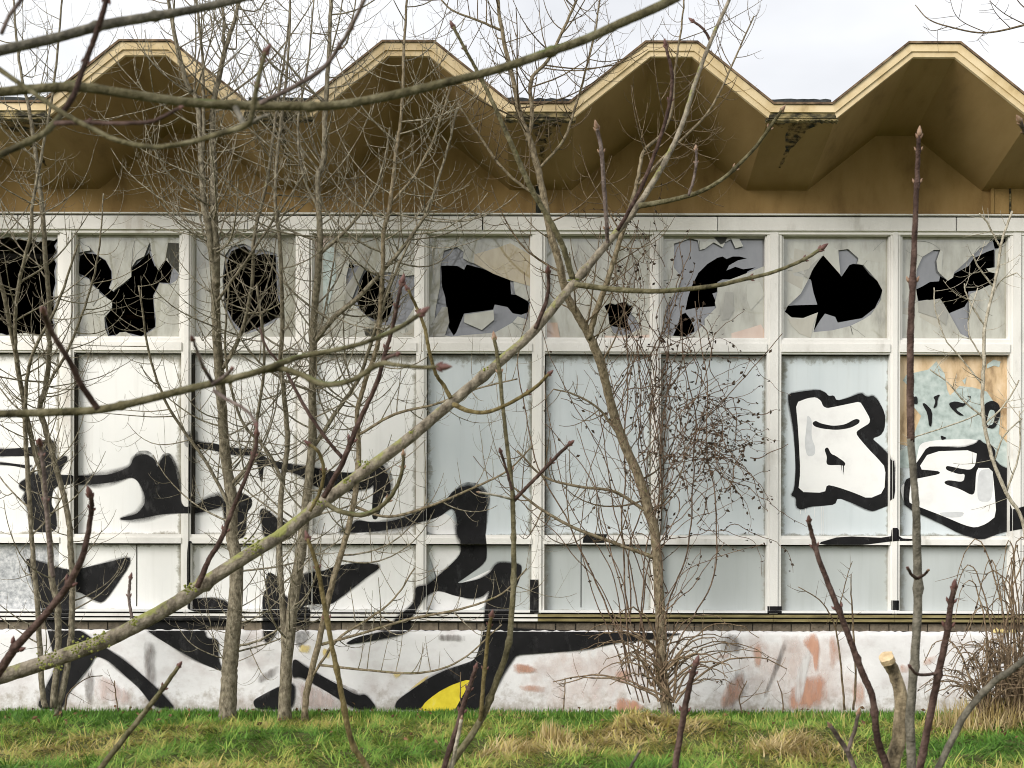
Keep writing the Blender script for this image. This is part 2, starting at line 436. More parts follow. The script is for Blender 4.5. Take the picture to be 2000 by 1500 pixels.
def bark(name, dark, mid, light, lichen=None, amount=0.0):
    m = noise_mat(name, [(0.34, dark), (0.5, mid), (0.68, light)], 34, (1,1,0.6), detail=8, rough=0.85, spec=0.2, bump=0.55, bump_scale=80)
    if lichen:
        t = m.node_tree; bs = t.nodes['Principled BSDF']
        src = bs.inputs['Base Color'].links[0].from_socket
        geo = N(m, 'ShaderNodeNewGeometry')
        sp = N(m, 'ShaderNodeSeparateXYZ'); t.links.new(geo.outputs['Normal'], sp.inputs[0])
        nn = N(m, 'ShaderNodeTexNoise', Scale=9, Detail=6, Roughness=0.7); t.links.new(geo.outputs['Position'], nn.inputs['Vector'])
        ad = N(m, 'ShaderNodeMath', operation='MULTIPLY_ADD'); ad.inputs[1].default_value = 0.16
        t.links.new(sp.outputs[2], ad.inputs[0]); t.links.new(nn.outputs['Fac'], ad.inputs[2])
        mr = N(m, 'ShaderNodeMapRange'); mr.inputs['From Min'].default_value = 0.66-amount; mr.inputs['From Max'].default_value = 0.76-amount
        t.links.new(ad.outputs[0], mr.inputs['Value'])
        mxx = N(m, 'ShaderNodeMix', data_type='RGBA'); mxx.inputs[7].default_value = (*lichen, 1)
        t.links.new(mr.outputs[0], mxx.inputs[0]); t.links.new(src, mxx.inputs[6]); t.links.new(mxx.outputs[2], bs.inputs['Base Color'])
    return m
M['bark'] = bark('grey_olive_bark', (0.075,0.063,0.042), (0.175,0.15,0.105), (0.30,0.265,0.195), (0.15,0.155,0.055), 0.02)
M['bark_y'] = bark('yellow_brown_bark', (0.08,0.063,0.038), (0.185,0.148,0.095), (0.30,0.25,0.17), (0.16,0.155,0.055), 0.02)
M['twig'] = bark('pale_olive_twig', (0.085,0.07,0.044), (0.21,0.182,0.128), (0.42,0.38,0.30))
M['twig_d'] = bark('brown_twig', (0.06,0.04,0.025), (0.13,0.095,0.055), (0.24,0.19,0.13))
M['branch'] = bark('grey_branch_with_lichen', (0.085,0.07,0.05), (0.20,0.17,0.125), (0.32,0.28,0.215), (0.23,0.235,0.075), 0.07)
M['branch_ol'] = bark('olive_young_branch', (0.05,0.043,0.022), (0.11,0.096,0.05), (0.19,0.17,0.105), (0.10,0.115,0.04), 0.03)
M['branch_gr'] = bark('grey_brown_branch', (0.06,0.054,0.042), (0.125,0.114,0.088), (0.215,0.195,0.155))
M['shoot'] = bark('dark_red_brown_shoot', (0.034,0.020,0.016), (0.068,0.041,0.033), (0.13,0.085,0.07))
M['shoot_o'] = bark('olive_brown_shoot', (0.06,0.045,0.018), (0.13,0.10,0.04), (0.22,0.18,0.09))
M['shoot_p'] = bark('purplish_grey_shoot', (0.06,0.045,0.04), (0.125,0.095,0.082), (0.22,0.175,0.155))
M['bud'] = noise_mat('red_brown_bud', [(0.3,(0.075,0.032,0.028)),(0.6,(0.155,0.08,0.068)),(0.85,(0.28,0.19,0.155))], 60, rough=0.6)
M['bud_tan'] = noise_mat('tan_bud', [(0.3,(0.16,0.09,0.06)),(0.6,(0.32,0.21,0.14)),(0.85,(0.48,0.36,0.27))], 60, rough=0.6)
M['lichen'] = noise_mat('yellow_green_lichen', [(0.3,(0.12,0.13,0.04)),(0.55,(0.25,0.26,0.06)),(0.8,(0.36,0.38,0.15))], 40, bump=0.6)
M['cutwood'] = noise_mat('fresh_cut_wood', [(0.3,(0.46,0.33,0.18)),(0.7,(0.72,0.57,0.36))], 60, bump=0.6)
M['stump'] = bark('mottled_stump_bark', (0.06,0.048,0.032), (0.22,0.175,0.11), (0.42,0.34,0.22))
M['leaf'] = noise_mat('withered_dark_leaf', [(0.3,(0.022,0.016,0.011)),(0.6,(0.06,0.040,0.025)),(0.85,(0.14,0.085,0.045))], 11)
M['deadleaf'] = noise_mat('dead_brown_leaf', [(0.3,(0.07,0.04,0.02)),(0.6,(0.19,0.11,0.055)),(0.85,(0.32,0.21,0.12))], 5)
M['vine'] = bark('brown_vine', (0.06,0.04,0.026), (0.15,0.10,0.068), (0.26,0.19,0.13))
M['bramble'] = bark('dead_bramble', (0.08,0.055,0.035), (0.19,0.135,0.085), (0.33,0.25,0.16))
M['pale_twig'] = bark('bleached_twig', (0.22,0.19,0.14), (0.40,0.36,0.28), (0.56,0.51,0.42))

def blade_mat(name, stops):
    m = mat(name, stops[0][1], 0.6, 0.25)
    t = m.node_tree; bs = t.nodes['Principled BSDF']
    at = N(m, 'ShaderNodeAttribute', attribute_name='tint')
    r = N(m, 'ShaderNodeValToRGB')
    while len(r.color_ramp.elements) < len(stops): r.color_ramp.elements.new(0.5)
    for e, (p, c) in zip(r.color_ramp.elements, stops):
        e.position = p; e.color = (*c, 1)
    t.links.new(at.outputs['Fac'], r.inputs[0]); t.links.new(r.outputs[0], bs.inputs['Base Color'])
    o = t.nodes['Material Output']
    tl = N(m, 'ShaderNodeBsdfTranslucent'); ms = N(m, 'ShaderNodeMixShader', Fac=0.25)
    t.links.new(r.outputs[0], tl.inputs[0]); t.links.new(bs.outputs[0], ms.inputs[1]); t.links.new(tl.outputs[0], ms.inputs[2]); t.links.new(ms.outputs[0], o.inputs[0])
    return m
M['grass'] = blade_mat('grass_blades', [(0.0,(0.075,0.18,0.025)),(0.22,(0.155,0.31,0.045)),(0.42,(0.30,0.40,0.08)),(0.60,(0.48,0.42,0.12)),(0.82,(0.50,0.385,0.165)),(1.0,(0.58,0.47,0.27))])
M['soil'] = noise_mat('thatch_and_soil', [(0.3,(0.045,0.045,0.015)),(0.55,(0.09,0.10,0.03)),(0.8,(0.17,0.15,0.06))], 6, bump=0.6, bump_scale=30)

# ------------------------------------------------------------------ ground
def hnoise(x, y):
    return (0.035*np.sin(1.7*x+0.6*y+0.4)*np.sin(1.9*y-0.3*x) + 0.03*np.sin(4.1*x+1.3)*np.sin(3.3*y+0.8) + 0.03*np.sin(9.0*x+3.1*y)*np.sin(10.5*y-2.6*x+1.0))
def gh(x, y):
    x = np.asarray(x, float); y = np.asarray(y, float)
    near = np.clip((-y-0.5)/1.5, 0, 1)*np.clip((12+y)/6, 0, 1)
    h = hnoise(x, y)*near
    for mx_, my_, rr, hh in ((0.95,-2.1,0.75,0.13),(2.2,-2.6,0.8,0.10),(-0.2,-2.6,0.55,0.10),(-3.0,-2.2,1.1,0.05)):
        h = h + hh*np.exp(-((x-mx_)**2+(y-my_)**2)/(2*(rr*0.6)**2))
    return h
mb = MB()
xs = sorted(set(list(np.linspace(-9, 9, 181)) + [-600,-200,-60,-25,-14,14,25,60,200,600]))
ys = sorted(set(list(np.linspace(-14, 0.3, 144)) + [-600,-200,-80,-40,-22,2,12,30,80,200,600]))
X, Y = np.meshgrid(xs, ys)
Z = gh(X, Y)
Z[(Y > 0.1)] = -0.02
Z[np.abs(X) > 9.5] = -0.0
nx = len(xs)
mb.add(list(zip(X.ravel(), Y.ravel(), Z.ravel())), [(j*nx+i, j*nx+i+1, (j+1)*nx+i+1, (j+1)*nx+i) for j in range(len(ys)-1) for i in range(nx-1)])
g = mb.build('ground', M['soil'], None, True, origin=(0,0,0))
tag(g, 'rough soil and thatch under the grass verge', 'ground', kind='structure')

# ------------------------------------------------------------------ the building
B = empty('hall_building', (0, 0, 0), 'derelict hall with zigzag ochre roof, broken upper windows and graffiti on its panels', 'building')

# columns of glazing: pane edges in photo pixels, wide (W) and narrow (N) mullions between them
mull = [(-557,-530),(-325,-306),(-100,-72),(115,143),(353,372),(580,608),(812,832),(1038,1063),(1272,1290),(1497,1525),(1738,1757),(1972,1999),(2212,2231),(2446,2474),(2680,2700)]
# drop the first stretch: building runs from px -557 to 2700
colx = [(mull[i][1], mull[i+1][0]) for i in range(len(mull)-1)]
VIS0 = 2   # colx[2] is the pane at the photo's left edge (-72..115)
ROW_U = (457, 662); ROW_T = (690, 1045); ROW_B = (1063, 1192)
PX0, PX1 = mull[0][0], mull[-1][1]
XL, XR = PY(PX0, 0, 0).x, PY(PX1, 0, 0).x

regions = []      # (px0,px1,py0,py1,y) exposed front surfaces that paint may lie on
def fr(px):       # frame paint: left part creamier
    return M['frame'] if px < 1060 else M['frame_r']

# mullions: two beads and a proud middle board
for i, (a, b) in enumerate(mull):
    m_ = MB()
    bead = 6 if b-a > 22 else 5
    m_.pbox(a, a+bead, 449, 1196, -0.032, 0.11)
    m_.pbox(a+bead, b-bead, 449, 1198, -0.052, 0.11)
    m_.pbox(b-bead, b, 449, 1196, -0.032, 0.11)
    m_.build('mullion', fr(a), B)
    regions += [(a, a+bead, 640, 1196, -0.032), (a+bead, b-bead, 640, 1198, -0.052), (b-bead, b, 640, 1196, -0.032)]
# head rail panels (two modules each) with a thin flashing above
for i in range(0, len(mull)-1, 2):
    a = (mull[i][0]+mull[i][1])/2; b = (mull[min(i+2, len(mull)-1)][0]+mull[min(i+2, len(mull)-1)][1])/2
    if i >= len(mull)-2 and b <= a: continue
    sh = 120 if i % 4 else 118
    m_ = MB(); m_.pbox(a+sh+0.4, b+sh-0.4, 423, 449, -0.075, 0.05)
    m_.build('head_panel', fr(a), B)
m_ = MB(); m_.pbox(PX0, PX1, 416, 418.5, -0.10, 0.05); m_.build('flashing', M['frame_r'], B)
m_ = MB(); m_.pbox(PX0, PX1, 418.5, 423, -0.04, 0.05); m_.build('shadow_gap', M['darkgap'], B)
m_ = MB(); m_.pbox(PX0, PX1, 449.2, 456.5, -0.045, 0.05); m_.build('head_rail', M['frame'], B)

# transoms between mullions
for ci, (a, b) in enumerate(colx):
    m_ = MB()
    m_.pbox(a, b, 662, 670, -0.028, 0.11); m_.pbox(a, b, 670, 686, -0.048, 0.11); m_.pbox(a, b, 686, 690, -0.026, 0.11)
    m_.build('transom', fr(a), B)
    m_ = MB()
    m_.pbox(a, b, 1045, 1051.5, -0.024, 0.09); m_.pbox(a, b, 1051.5, 1062.8, -0.046, 0.09)
    m_.build('transom', fr(a), B)
    regions += [(a, b, 1045, 1051.5, -0.024), (a, b, 1051.5, 1062.8, -0.046)]

# lower panels
def panel(name, px0, px1, py0, py1, y, material):
    a = PY(px0, py1, y); b = PY(px1, py0, y)
    m_ = MB(); m_.box(a.x, b.x, y, y+0.03, a.z, b.z)
    o = m_.build(name, material, B)
    me = o.data; uvl = me.uv_layers.new(name='UVMap')
    ctr = o.location
    wd, ht = b.x-a.x, b.z-a.z
    for lp in me.loops:
        v = me.vertices[lp.vertex_index].co
        uvl.data[lp.index].uv = ((v.x+wd/2)/wd, v.z/ht)
    return o
for ci, (a, b) in enumerate(colx):
    i = ci - VIS0
    tall = M['panel_white'] if i <= 3 else M['panel']
    low = M['panel_white'] if i <= 3 else M['panel_low']
    if i == 0: low = M['concrete']
    yy = 0.06
    if i == 8:
        panel('window_panel', a, b, ROW_T[0], ROW_T[1], yy+0.012, M['panel'])
    else:
        panel('window_panel', a, b, ROW_T[0], ROW_T[1], yy, tall)
    panel('window_panel', a, b, ROW_B[0], ROW_B[1], yy, low)
    regions += [(a, b, ROW_T[0], ROW_T[1], yy), (a, b, ROW_B[0], ROW_B[1], yy)]
    # recess shade below the rails, put in as dark strips
    for (t0, t1) in ((ROW_U[0]-0.5, ROW_U[0]+3), (ROW_T[0], ROW_T[0]+3.5), (ROW_B[0]-0.2, ROW_B[0]+2.5)):
        m_ = MB(); m_.pbox(a, b, t0, t1, 0.036, 0.056); m_.build('shade_strip', M['darkgap'], B)
    if i <= 5:   # left reveal: sooty black paint and its shade as one dark strip
        m_ = MB(); m_.pbox(a-0.3, a+(5 if i < 3 else 2), ROW_T[0]+4, ROW_T[1], -0.010 if i < 3 else 0.03, 0.058); m_.build('shade_strip', M['darkgap'], B)

for jx in (266, 1134):
    m_ = MB(); m_.pbox(jx, jx+1.6, 1066, 1186, 0.056, 0.0595); m_.build('joint', M['darkgap'], B)
# sill strips per column, brick course, plinth
for ci in range(len(mull)-1):
    a = (mull[ci][0]+mull[ci][1])/2+0.3; b = (mull[ci+1][0]+mull[ci+1][1])/2-0.3
    left = a < 1000
    m_ = MB(); m_.pbox(a, b, 1192, 1196.5, -0.075, 0.09); m_.build('sill', M['white'], B)
    mm = M['frame'] if left else M['sill']
    m_ = MB(); m_.pbox(a, b, 1200, 1205, -0.085, 0.05); m_.build('sill_strip', mm, B)
    m_ = MB(); m_.pbox(a, b, 1208.5, 1213.5, -0.10, 0.05); m_.build('sill_strip', mm, B)
m_ = MB(); m_.pbox(PX0, PX1, 1196.5, 1216, -0.035, 0.05); m_.build('sill_bed', M['darkgap'], B)
regions += [(PX0, PX1, 1192, 1196.5, -0.075), (PX0, PX1, 1200, 1205, -0.085), (PX0, PX1, 1208.5, 1213.5, -0.10), (PX0, PX1, 1196.5, 1200, -0.035), (PX0, PX1, 1205, 1208.5, -0.035), (PX0, PX1, 1213.5, 1216, -0.035)]
m_ = MB(); m_.pbox(PX0, PX1, 1216, 1233, -0.030, 0.2)
bc = m_.build('brick_course', M['mortar'], B)
x = PX0+2
while x < PX1-40:
    ln = 36+random.uniform(-1.5, 2)
    m_ = MB(); yb = -0.046+random.uniform(-0.006, 0.006)
    a = PY(x, 1231.5+random.uniform(-.6,.6), yb); b = PY(x+ln, 1217.5+random.uniform(-.6,.6), yb)
    m_.box(a.x, b.x, yb, 0.0, a.z, b.z)
    m_.build('brick', M['brick'], bc)
    x += ln+2.2
regions.append((PX0, PX1, 1216, 1233, -0.058))
# plinth: uneven plaster, subdivided
YP = -0.085
m_ = MB()
nxp, nzp = 420, 22
zt, zb = PY(0, 1232, YP).z, -0.25
vs_ = []
for j in range(nzp+1):
    z = zt+(zb-zt)*j/nzp
    for i in range(nxp+1):
        xx = XL+(XR-XL)*i/nxp
        k = 0.006*math.sin(xx*5.1+z*3)*math.sin(z*9+xx) + random.uniform(-0.0008, 0.0008)
        if j == 0: k += 0.012
        vs_.append((xx, YP+0.006+abs(k) if j else YP+0.02, z + (random.uniform(-0.008, 0.008) if j == 0 else 0)))
nb = len(vs_)
fs_ = [(j*(nxp+1)+i, (j+1)*(nxp+1)+i, (j+1)*(nxp+1)+i+1, j*(nxp+1)+i+1) for j in range(nzp) for i in range(nxp)]
vs_ += [(XL+(XR-XL)*i/nxp, 0.2, zt) for i in range(nxp+1)]
fs_ += [(i, i+1, nb+i+1, nb+i) for i in range(nxp)]
m_.add(vs_, fs_)
m_.build('plinth', M['plaster'], B, True)
regions.append((PX0, PX1, 1233.5, 1420, YP))

# roof: zigzag profile in (x, z) at the eave, period two modules
D_E = 12.6; Y_E = D_E-DIST
SLOPE = -0.27/1.4                        # the plates fall towards the wall
SZ = F/D_E
def ez(py): return CAMZ-(py-CY)/SZ
per = 2.4; xv0 = -0.104+0.02
hp, hv = 0.232, 0.27                      # half widths of peak and valley flats (top line)
z_pk, z_vl = ez(87), ez(206)
def profile(off):
    """zigzag polyline, offset downwards by `off` (perpendicular)"""
    dx, dz = (per/2-hp-hv), (z_pk-z_vl)
    ln = math.hypot(dx, dz)
    tanh = (ln-dx)/dz                      # half-angle offset for the corners
    pts = []
    for k in range(-3, 5):
        xc = xv0+per*k
        pts += [(xc-hv-off*tanh, z_vl-off), (xc+hv+off*tanh, z_vl-off)]
        if k < 4: pts += [(xc+per/2-hp+off*tanh, z_pk-off), (xc+per/2+hp-off*tanh, z_pk-off)]
    return pts
OFFS = [-0.018, 0.0, 0.070, 0.073, 0.118, 0.15]
pr = {o: profile(o) for o in OFFS}
nseg = len(pr[0.0])-1
def seg(o1, o2, i, y0, y1, name, material, parent=B):
    a, b = pr[o1], pr[o2]
    m_ = MB()
    m_.prism([b[i], b[i+1], a[i+1], a[i]], y0, y1, SLOPE*(y1-y0))
    return m_.build(name, material, parent)
YB = 7.0
for i in range(nseg):
    flat_v = (i % 4 == 0)
    seg(-0.018, 0.0, i, Y_E-0.055, YB, 'roof_felt', M['felt'])
    seg(0.0, 0.118, i, Y_E+0.0, YB, 'roof_plate', M['soffit'])
    seg(0.0, 0.070, i, Y_E-0.045, Y_E-0.002, 'fascia_board', M['fascia'])
    seg(0.073, 0.118, i, Y_E-0.030, Y_E-0.002, 'fascia_board', M['rot'] if flat_v else M['fascia'])
    # thin weathered drip edge over the top board
    seg(-0.018, 0.0, i, Y_E-0.062, Y_E-0.0555, 'drip_edge', M['drip'])
    if flat_v:
        xc = (pr[0.0][i][0]+pr[0.0][i+1][0])/2
        # felt upstand in the valley and the rotten board under it
        m_ = MB()
        za = z_vl+0.022
        n = 12
        top = [(xc-hv-0.05+(2*hv+0.10)*k/n, za+0.13+random.uniform(-0.008, 0.008)) for k in range(n+1)]
        m_.prism([(xc-hv-0.05, za-0.05), (xc+hv+0.05, za-0.05)]+top[::-1], Y_E+0.25, Y_E+0.6)
        m_.build('felt_upstand', M['felt'], B)
        m_ = MB()
        n = 34
        zb_ = z_vl-0.118
        lo = [(xc-hv-0.06+(2*hv+0.12)*k/n, zb_-0.012-random.uniform(0, 0.016)) for k in range(n+1)]
        m_.prism(lo+[(xc+hv+0.06, zb_-0.001), (xc-hv-0.06, zb_-0.001)], Y_E-0.02, Y_E+0.06)
        m_.build('rotten_board', M['rot'], B)
        # damp stain on the soffit, ragged
        ns = 14
        c = []
        sxx = random.uniform(-0.06, 0.08)
        for k in range(ns+1):
            t = k/ns
            wv = (0.20*(1-t)**6+0.05*(1-t)+0.012)*random.uniform(0.5, 1.35)
            c.append((xc+sxx*(0.4+t*0.6)-0.05*t, wv, t))
        v = []; f = []
        for k, (cx_, wv, t) in enumerate(c):
            yq = Y_E+0.07+0.85*t
            zq = z_vl-0.118+SLOPE*(yq-Y_E)-0.003
            v += [(cx_-wv, yq, zq), (cx_+wv*random.uniform(0.7, 1.1), yq, zq)]
            if k: f.append((2*k-2, 2*k-1, 2*k+1, 2*k))
        m_ = MB(); m_.add(v, f); m_.build('damp_stain', M['stainworn'], B)

# ochre wall above the glazing, following the soffit
zs = SLOPE*(0-Y_E)
lower = pr[0.118]
zw0 = PY(0, 419, 0).z
poly = [(lower[0][0], zw0)] + [(lower[-1][0], zw0)] + [(x, z+zs+0.01) for x, z in reversed(lower)]
m_ = MB()
for i in range(len(lower)-1):
    (x0, z0), (x1, z1) = lower[i], lower[i+1]
    m_.prism([(x0, zw0), (x1, zw0), (x1, z1+zs+0.03), (x0, z0+zs+0.03)], 0.0, 0.22)
m_.build('wall', M['ochre'], B)
# narrow pier and pipe at the right end
m_ = MB(); m_.pbox(1934, 1940, 356, 415, -0.06, -0.002); m_.build('pier', M['ochre'], B)
m_ = MB(); m_.pbox(1940, 2010, 352, 415, -0.045, -0.002); m_.build('pier', M['ochre'], B)
m_ = MB(); m_.pbox(1970, 1973, 352, 414, -0.058, -0.046); m_.build('crack_strip', M['rot'], B)
# dark downpipe under the second valley
m_ = MB(); m_.tube([PY(1049, 240, -0.12)+Vector((0,0,0)), PY(1049, 300, -0.11), PY(1050, 415, -0.09)], [0.028]*3, 8); m_.build('downpipe', M['stain'], B)
# shell and dark inside
zr = 5.6
m_ = MB()
m_.box(XL, XL+0.2, 0.06, YB, -0.2, zr); m_.box(XR-0.2, XR, 0.06, YB, -0.2, zr); m_.box(XL, XR, YB-0.2, YB-0.02, -0.2, 5.0)
m_.build('outer_wall', M['ochre'], B)
m_ = MB()
m_.box(XL+0.2, XR-0.2, 3.4, 3.5, 0.0, 4.6); m_.box(XL+0.2, XR-0.2, 0.25, 3.4, -0.01, 0.05); m_.box(XL+0.2, XR-0.2, 0.24, 3.4, 4.65, 4.7)
m_.build('interior', M['dark'], B)
m_ = MB(); m_.box(XL+0.2, XR-0.2, 0.12, 0.15, 0.2, PY(0, 672, 0.1).z); m_.build('inner_lining', M['dark'], B)

# upper windows: outer pane with a hole, inner pane with its own hole, loose shards
def cr(pts, x0, y0, s): return [(x0+a/s, y0+b/s) for a, b in pts]
C4 = lambda p: cr(p, 0, 400, 4); C5 = lambda p: cr(p, 500, 400, 4); C6 = lambda p: cr(p, 1000, 400, 4); C7 = lambda p: cr(p, 1500, 400, 4)
holes = {
 0: ([C4([(-240,280),(-100,260),(0,270),(70,260),(110,290),(150,270),(180,290),(240,265),(290,300),(380,285),(420,290),(440,270),(455,290),(430,330),(450,380),(420,420),(445,470),(430,530),(440,620),(420,700),(430,800),(415,900),(430,960),(400,1000),(300,1030),(200,1010),(100,1020),(40,1030),(0,1015),(-200,1020),(-240,700)])], []),
 1: ([C4([(600,400),(605,330),(650,320),(690,335),(740,390),(820,440),(870,530),(875,600),(850,660),(880,680),(960,620),(1020,570),(1020,500),(1060,440),(1120,410),(1150,330),(1165,300),(1180,400),(1210,480),(1230,520),(1260,470),(1300,420),(1320,470),(1360,510),(1400,560),(1370,600),(1320,630),(1240,620),(1220,680),(1195,720),(1200,800),(1215,900),(1210,970),(1150,1010),(1100,1040),(1040,1040),(980,1000),(930,1005),(890,1040),(840,1035),(815,970),(810,890),(870,820),(870,760),(800,720),(720,640),(690,590),(620,570),(595,530)])],
     [C4([(620,410),(660,385),(740,395),(820,445),(865,530),(868,600),(845,660),(882,688),(1000,600),(1030,500),(1120,420),(1160,380),(1205,490),(1300,440),(1340,500),(1320,620),(1240,615),(1190,720),(1210,960),(1100,1035),(1000,1010),(850,1030),(820,900),(870,770),(740,650),(690,585),(605,540)])]),
 2: ([[(438,500),(450,482),(475,477),(500,490),(515,490),(540,497),(545,560),(554,612),(535,630),(507,645),(475,656),(455,640),(438,610),(433,550)]],
     [[(450,492),(475,482),(500,500),(515,497),(537,500),(540,575),(552,615),(525,630),(507,640),(475,652),(455,630),(440,600),(435,550),(440,520)]]),
 3: ([C5([(735,415),(760,470),(860,500),(930,530),(1050,530),(1160,560),(1235,550),(1235,800),(1150,930),(1020,950),(900,910),(780,800),(700,750),(700,560),(720,480)])],
     [C5([(870,500),(890,540),(920,570),(990,590),(1000,650),(1050,690),(1070,760),(1040,860),(1020,920),(940,910),(860,870),(800,810),(780,740),(800,640),(830,560)]), C5([(732,425),(740,460),(765,490),(745,500),(705,490),(725,465)])]),
 4: ([[(866,490),(890,482),(904,492),(903,505),(915,512),(950,523),(1000,540),(1005,575),(1034,590),(1030,625),(1010,618),(1000,630),(965,650),(905,655),(880,658),(845,650),(850,600),(858,560),(858,525)]],
     [[(860,520),(875,519),(892,520),(905,527),(910,517),(930,522),(962,532),(995,545),(997,575),(1015,577),(1032,592),(1030,610),(1017,615),(1000,612),(990,600),(965,595),(962,605),(905,613),(890,650),(885,656),(875,640),(872,610),(868,580),(862,560)]]),
 5: ([C6([(715,790),(760,765),(800,778),(830,765),(885,755),(915,785),(945,785),(925,850),(960,880),(1000,960),(930,1000),(860,1020),(790,1000),(755,930),(745,850),(730,820)])],
     [C6([(720,790),(760,770),(800,780),(830,770),(880,760),(910,790),(940,790),(920,850),(890,900),(920,960),(930,990),(860,960),(790,950),(755,930),(750,850),(730,820)])]),
 6: ([C6([(1260,300),(1330,280),(1400,250),(1440,245),(1460,350),(1500,340),(1570,290),(1640,330),(1680,245),(1700,250),(1740,330),(1800,320),(1770,260),(1975,260),(1975,470),(1830,530),(1700,580),(1600,620),(1600,680),(1580,760),(1590,800),(1500,890),(1500,930),(1440,980),(1370,1030),(1240,1020),(1190,1000),(1200,800),(1290,640),(1320,560),(1260,490)])],
     [C6([(1600,410),(1640,400),(1670,420),(1720,400),(1770,400),(1830,415),(1760,430),(1690,470),(1670,510),(1740,480),(1800,500),(1900,485),(1830,520),(1830,545),(1720,580),(1640,580),(1600,600),(1595,680),(1560,690),(1590,760),(1580,790),(1440,800),(1350,820),(1370,720),(1400,630),(1450,530),(1520,460)]), C6([(1310,860),(1350,840),(1390,890),(1420,960),(1420,990),(1370,1010),(1350,1035),(1250,1030),(1290,940)])]),
 7: ([C7([(425,390),(480,440),(530,465),(550,440),(545,350),(620,340),(700,410),(690,455),(740,465),(850,590),(888,660),(875,740),(800,850),(740,890),(640,940),(500,975),(350,990),(385,835),(270,880),(180,875),(125,830),(150,785),(250,690),(320,560),(350,480)])],
     [C7([(425,385),(500,470),(570,555),(630,465),(660,455),(730,465),(790,540),(850,590),(890,660),(870,720),(830,800),(730,880),(620,900),(540,915),(520,870),(440,845),(400,900),(345,992),(360,920),(385,835),(270,882),(180,878),(125,835),(150,785),(200,780),(380,775),(350,680),(330,580),(303,570),(350,480)])]),
 8: ([C7([(1150,640),(1155,500),(1200,400),(1290,345),(1340,345),(1310,430),(1335,530),(1400,585),(1440,560),(1450,520),(1560,420),(1650,330),(1700,310),(1740,255),(1870,255),(1830,300),(1800,330),(1770,345),(1765,600),(1640,660),(1570,690),(1565,760),(1570,1035),(1500,1000),(1410,840),(1370,770),(1340,730),(1330,750),(1240,735),(1165,748)])],
     [C7([(1150,655),(1200,630),(1260,595),(1330,590),(1340,550),(1400,585),(1440,560),(1450,530),(1560,470),(1600,410),(1700,360),(1760,340),(1760,600),(1640,660),(1560,670),(1560,740),(1530,790),(1410,840),(1380,790),(1340,730),(1330,750),(1240,735),(1170,745)]), C7([(1750,270),(1865,258),(1830,300),(1800,330),(1765,335)])]),
}
extra = {  # hand-placed loose pieces: (material, polygon)
 0: [],
 1: [('shard_l', C4([(600,330),(640,318),(690,340),(700,365),(640,375),(600,385)])), ('shard_d', C4([(720,660),(770,670),(760,740),(720,800),(700,760)])), ('shard_l', C4([(740,820),(840,770),(870,810),(800,870),(745,860)]))],
 3: [('pinkglass', C5([(435,250),(620,250),(540,300),(480,420),(440,700)])), ('shard_d', C5([(840,400),(900,340),(870,440),(800,600),(740,750),(690,830),(700,640),(780,520)])), ('turq', C5([(520,350),(600,330),(620,560),(560,800),(520,900)]))],
 4: [('amber', C5([(1700,390),(1900,330),(1980,300),(2150,400),(2150,640),(1980,590),(1850,540),(1700,460)])), ('shard_d', C5([(1450,800),(1490,800),(1505,920),(1470,1030),(1360,1030),(1350,960)])), ('shard_l', C5([(1625,860),(1850,825),(1855,900),(1760,980),(1620,920)]))],
 5: [('pinkglass', C6([(265,920),(350,920),(370,1040),(265,1045)])), ('pinkglass', C6([(720,1020),(900,1030),(1080,1010),(1080,1045),(720,1045)])), ('shard_d', C6([(940,450),(980,430),(960,560),(930,700),(900,640)]))],
 6: [('shard_l', C6([(1700,250),(1740,335),(1800,320),(1765,255)])), ('shard_d', C6([(1660,680),(1720,680),(1730,820),(1690,890),(1640,900),(1650,780)])), ('shard_l', C6([(1830,620),(1930,600),(1970,700),(1860,820),(1830,740)])), ('pinkglass', C6([(1710,1000),(1850,960),(1940,930),(1980,1000),(1980,1040),(1710,1040)]))],
 7: [('shard_d', C7([(270,550),(340,460),(420,390),(350,490),(310,570)])), ('shard_c', C7([(150,885),(270,885),(385,840),(350,930),(330,1035),(240,1000),(180,940)])), ('shard_l', C7([(440,300),(540,345),(550,440),(560,540),(430,395)]))],
 8: [('shard_d', C7([(1340,725),(1400,830),(1385,935),(1320,880),(1170,830),(1170,750),(1240,740)])), ('shard_l', C7([(1700,490),(1805,475),(1780,530),(1720,515)])), ('shard_l', C7([(1310,430),(1340,345),(1360,360),(1350,540),(1320,510)]))],
}
def inside(p, poly):
    x, y = p; r_ = False
    for k in range(len(poly)):
        (x1, y1), (x2, y2) = poly[k], poly[k-1]
        if (y1 > y) != (y2 > y) and x < (x2-x1)*(y-y1)/(y2-y1)+x1: r_ = not r_
    return r_
def to_xz(px_pts, y): return [(PY(a, b, y).x, PY(a, b, y).z) for a, b in px_pts]
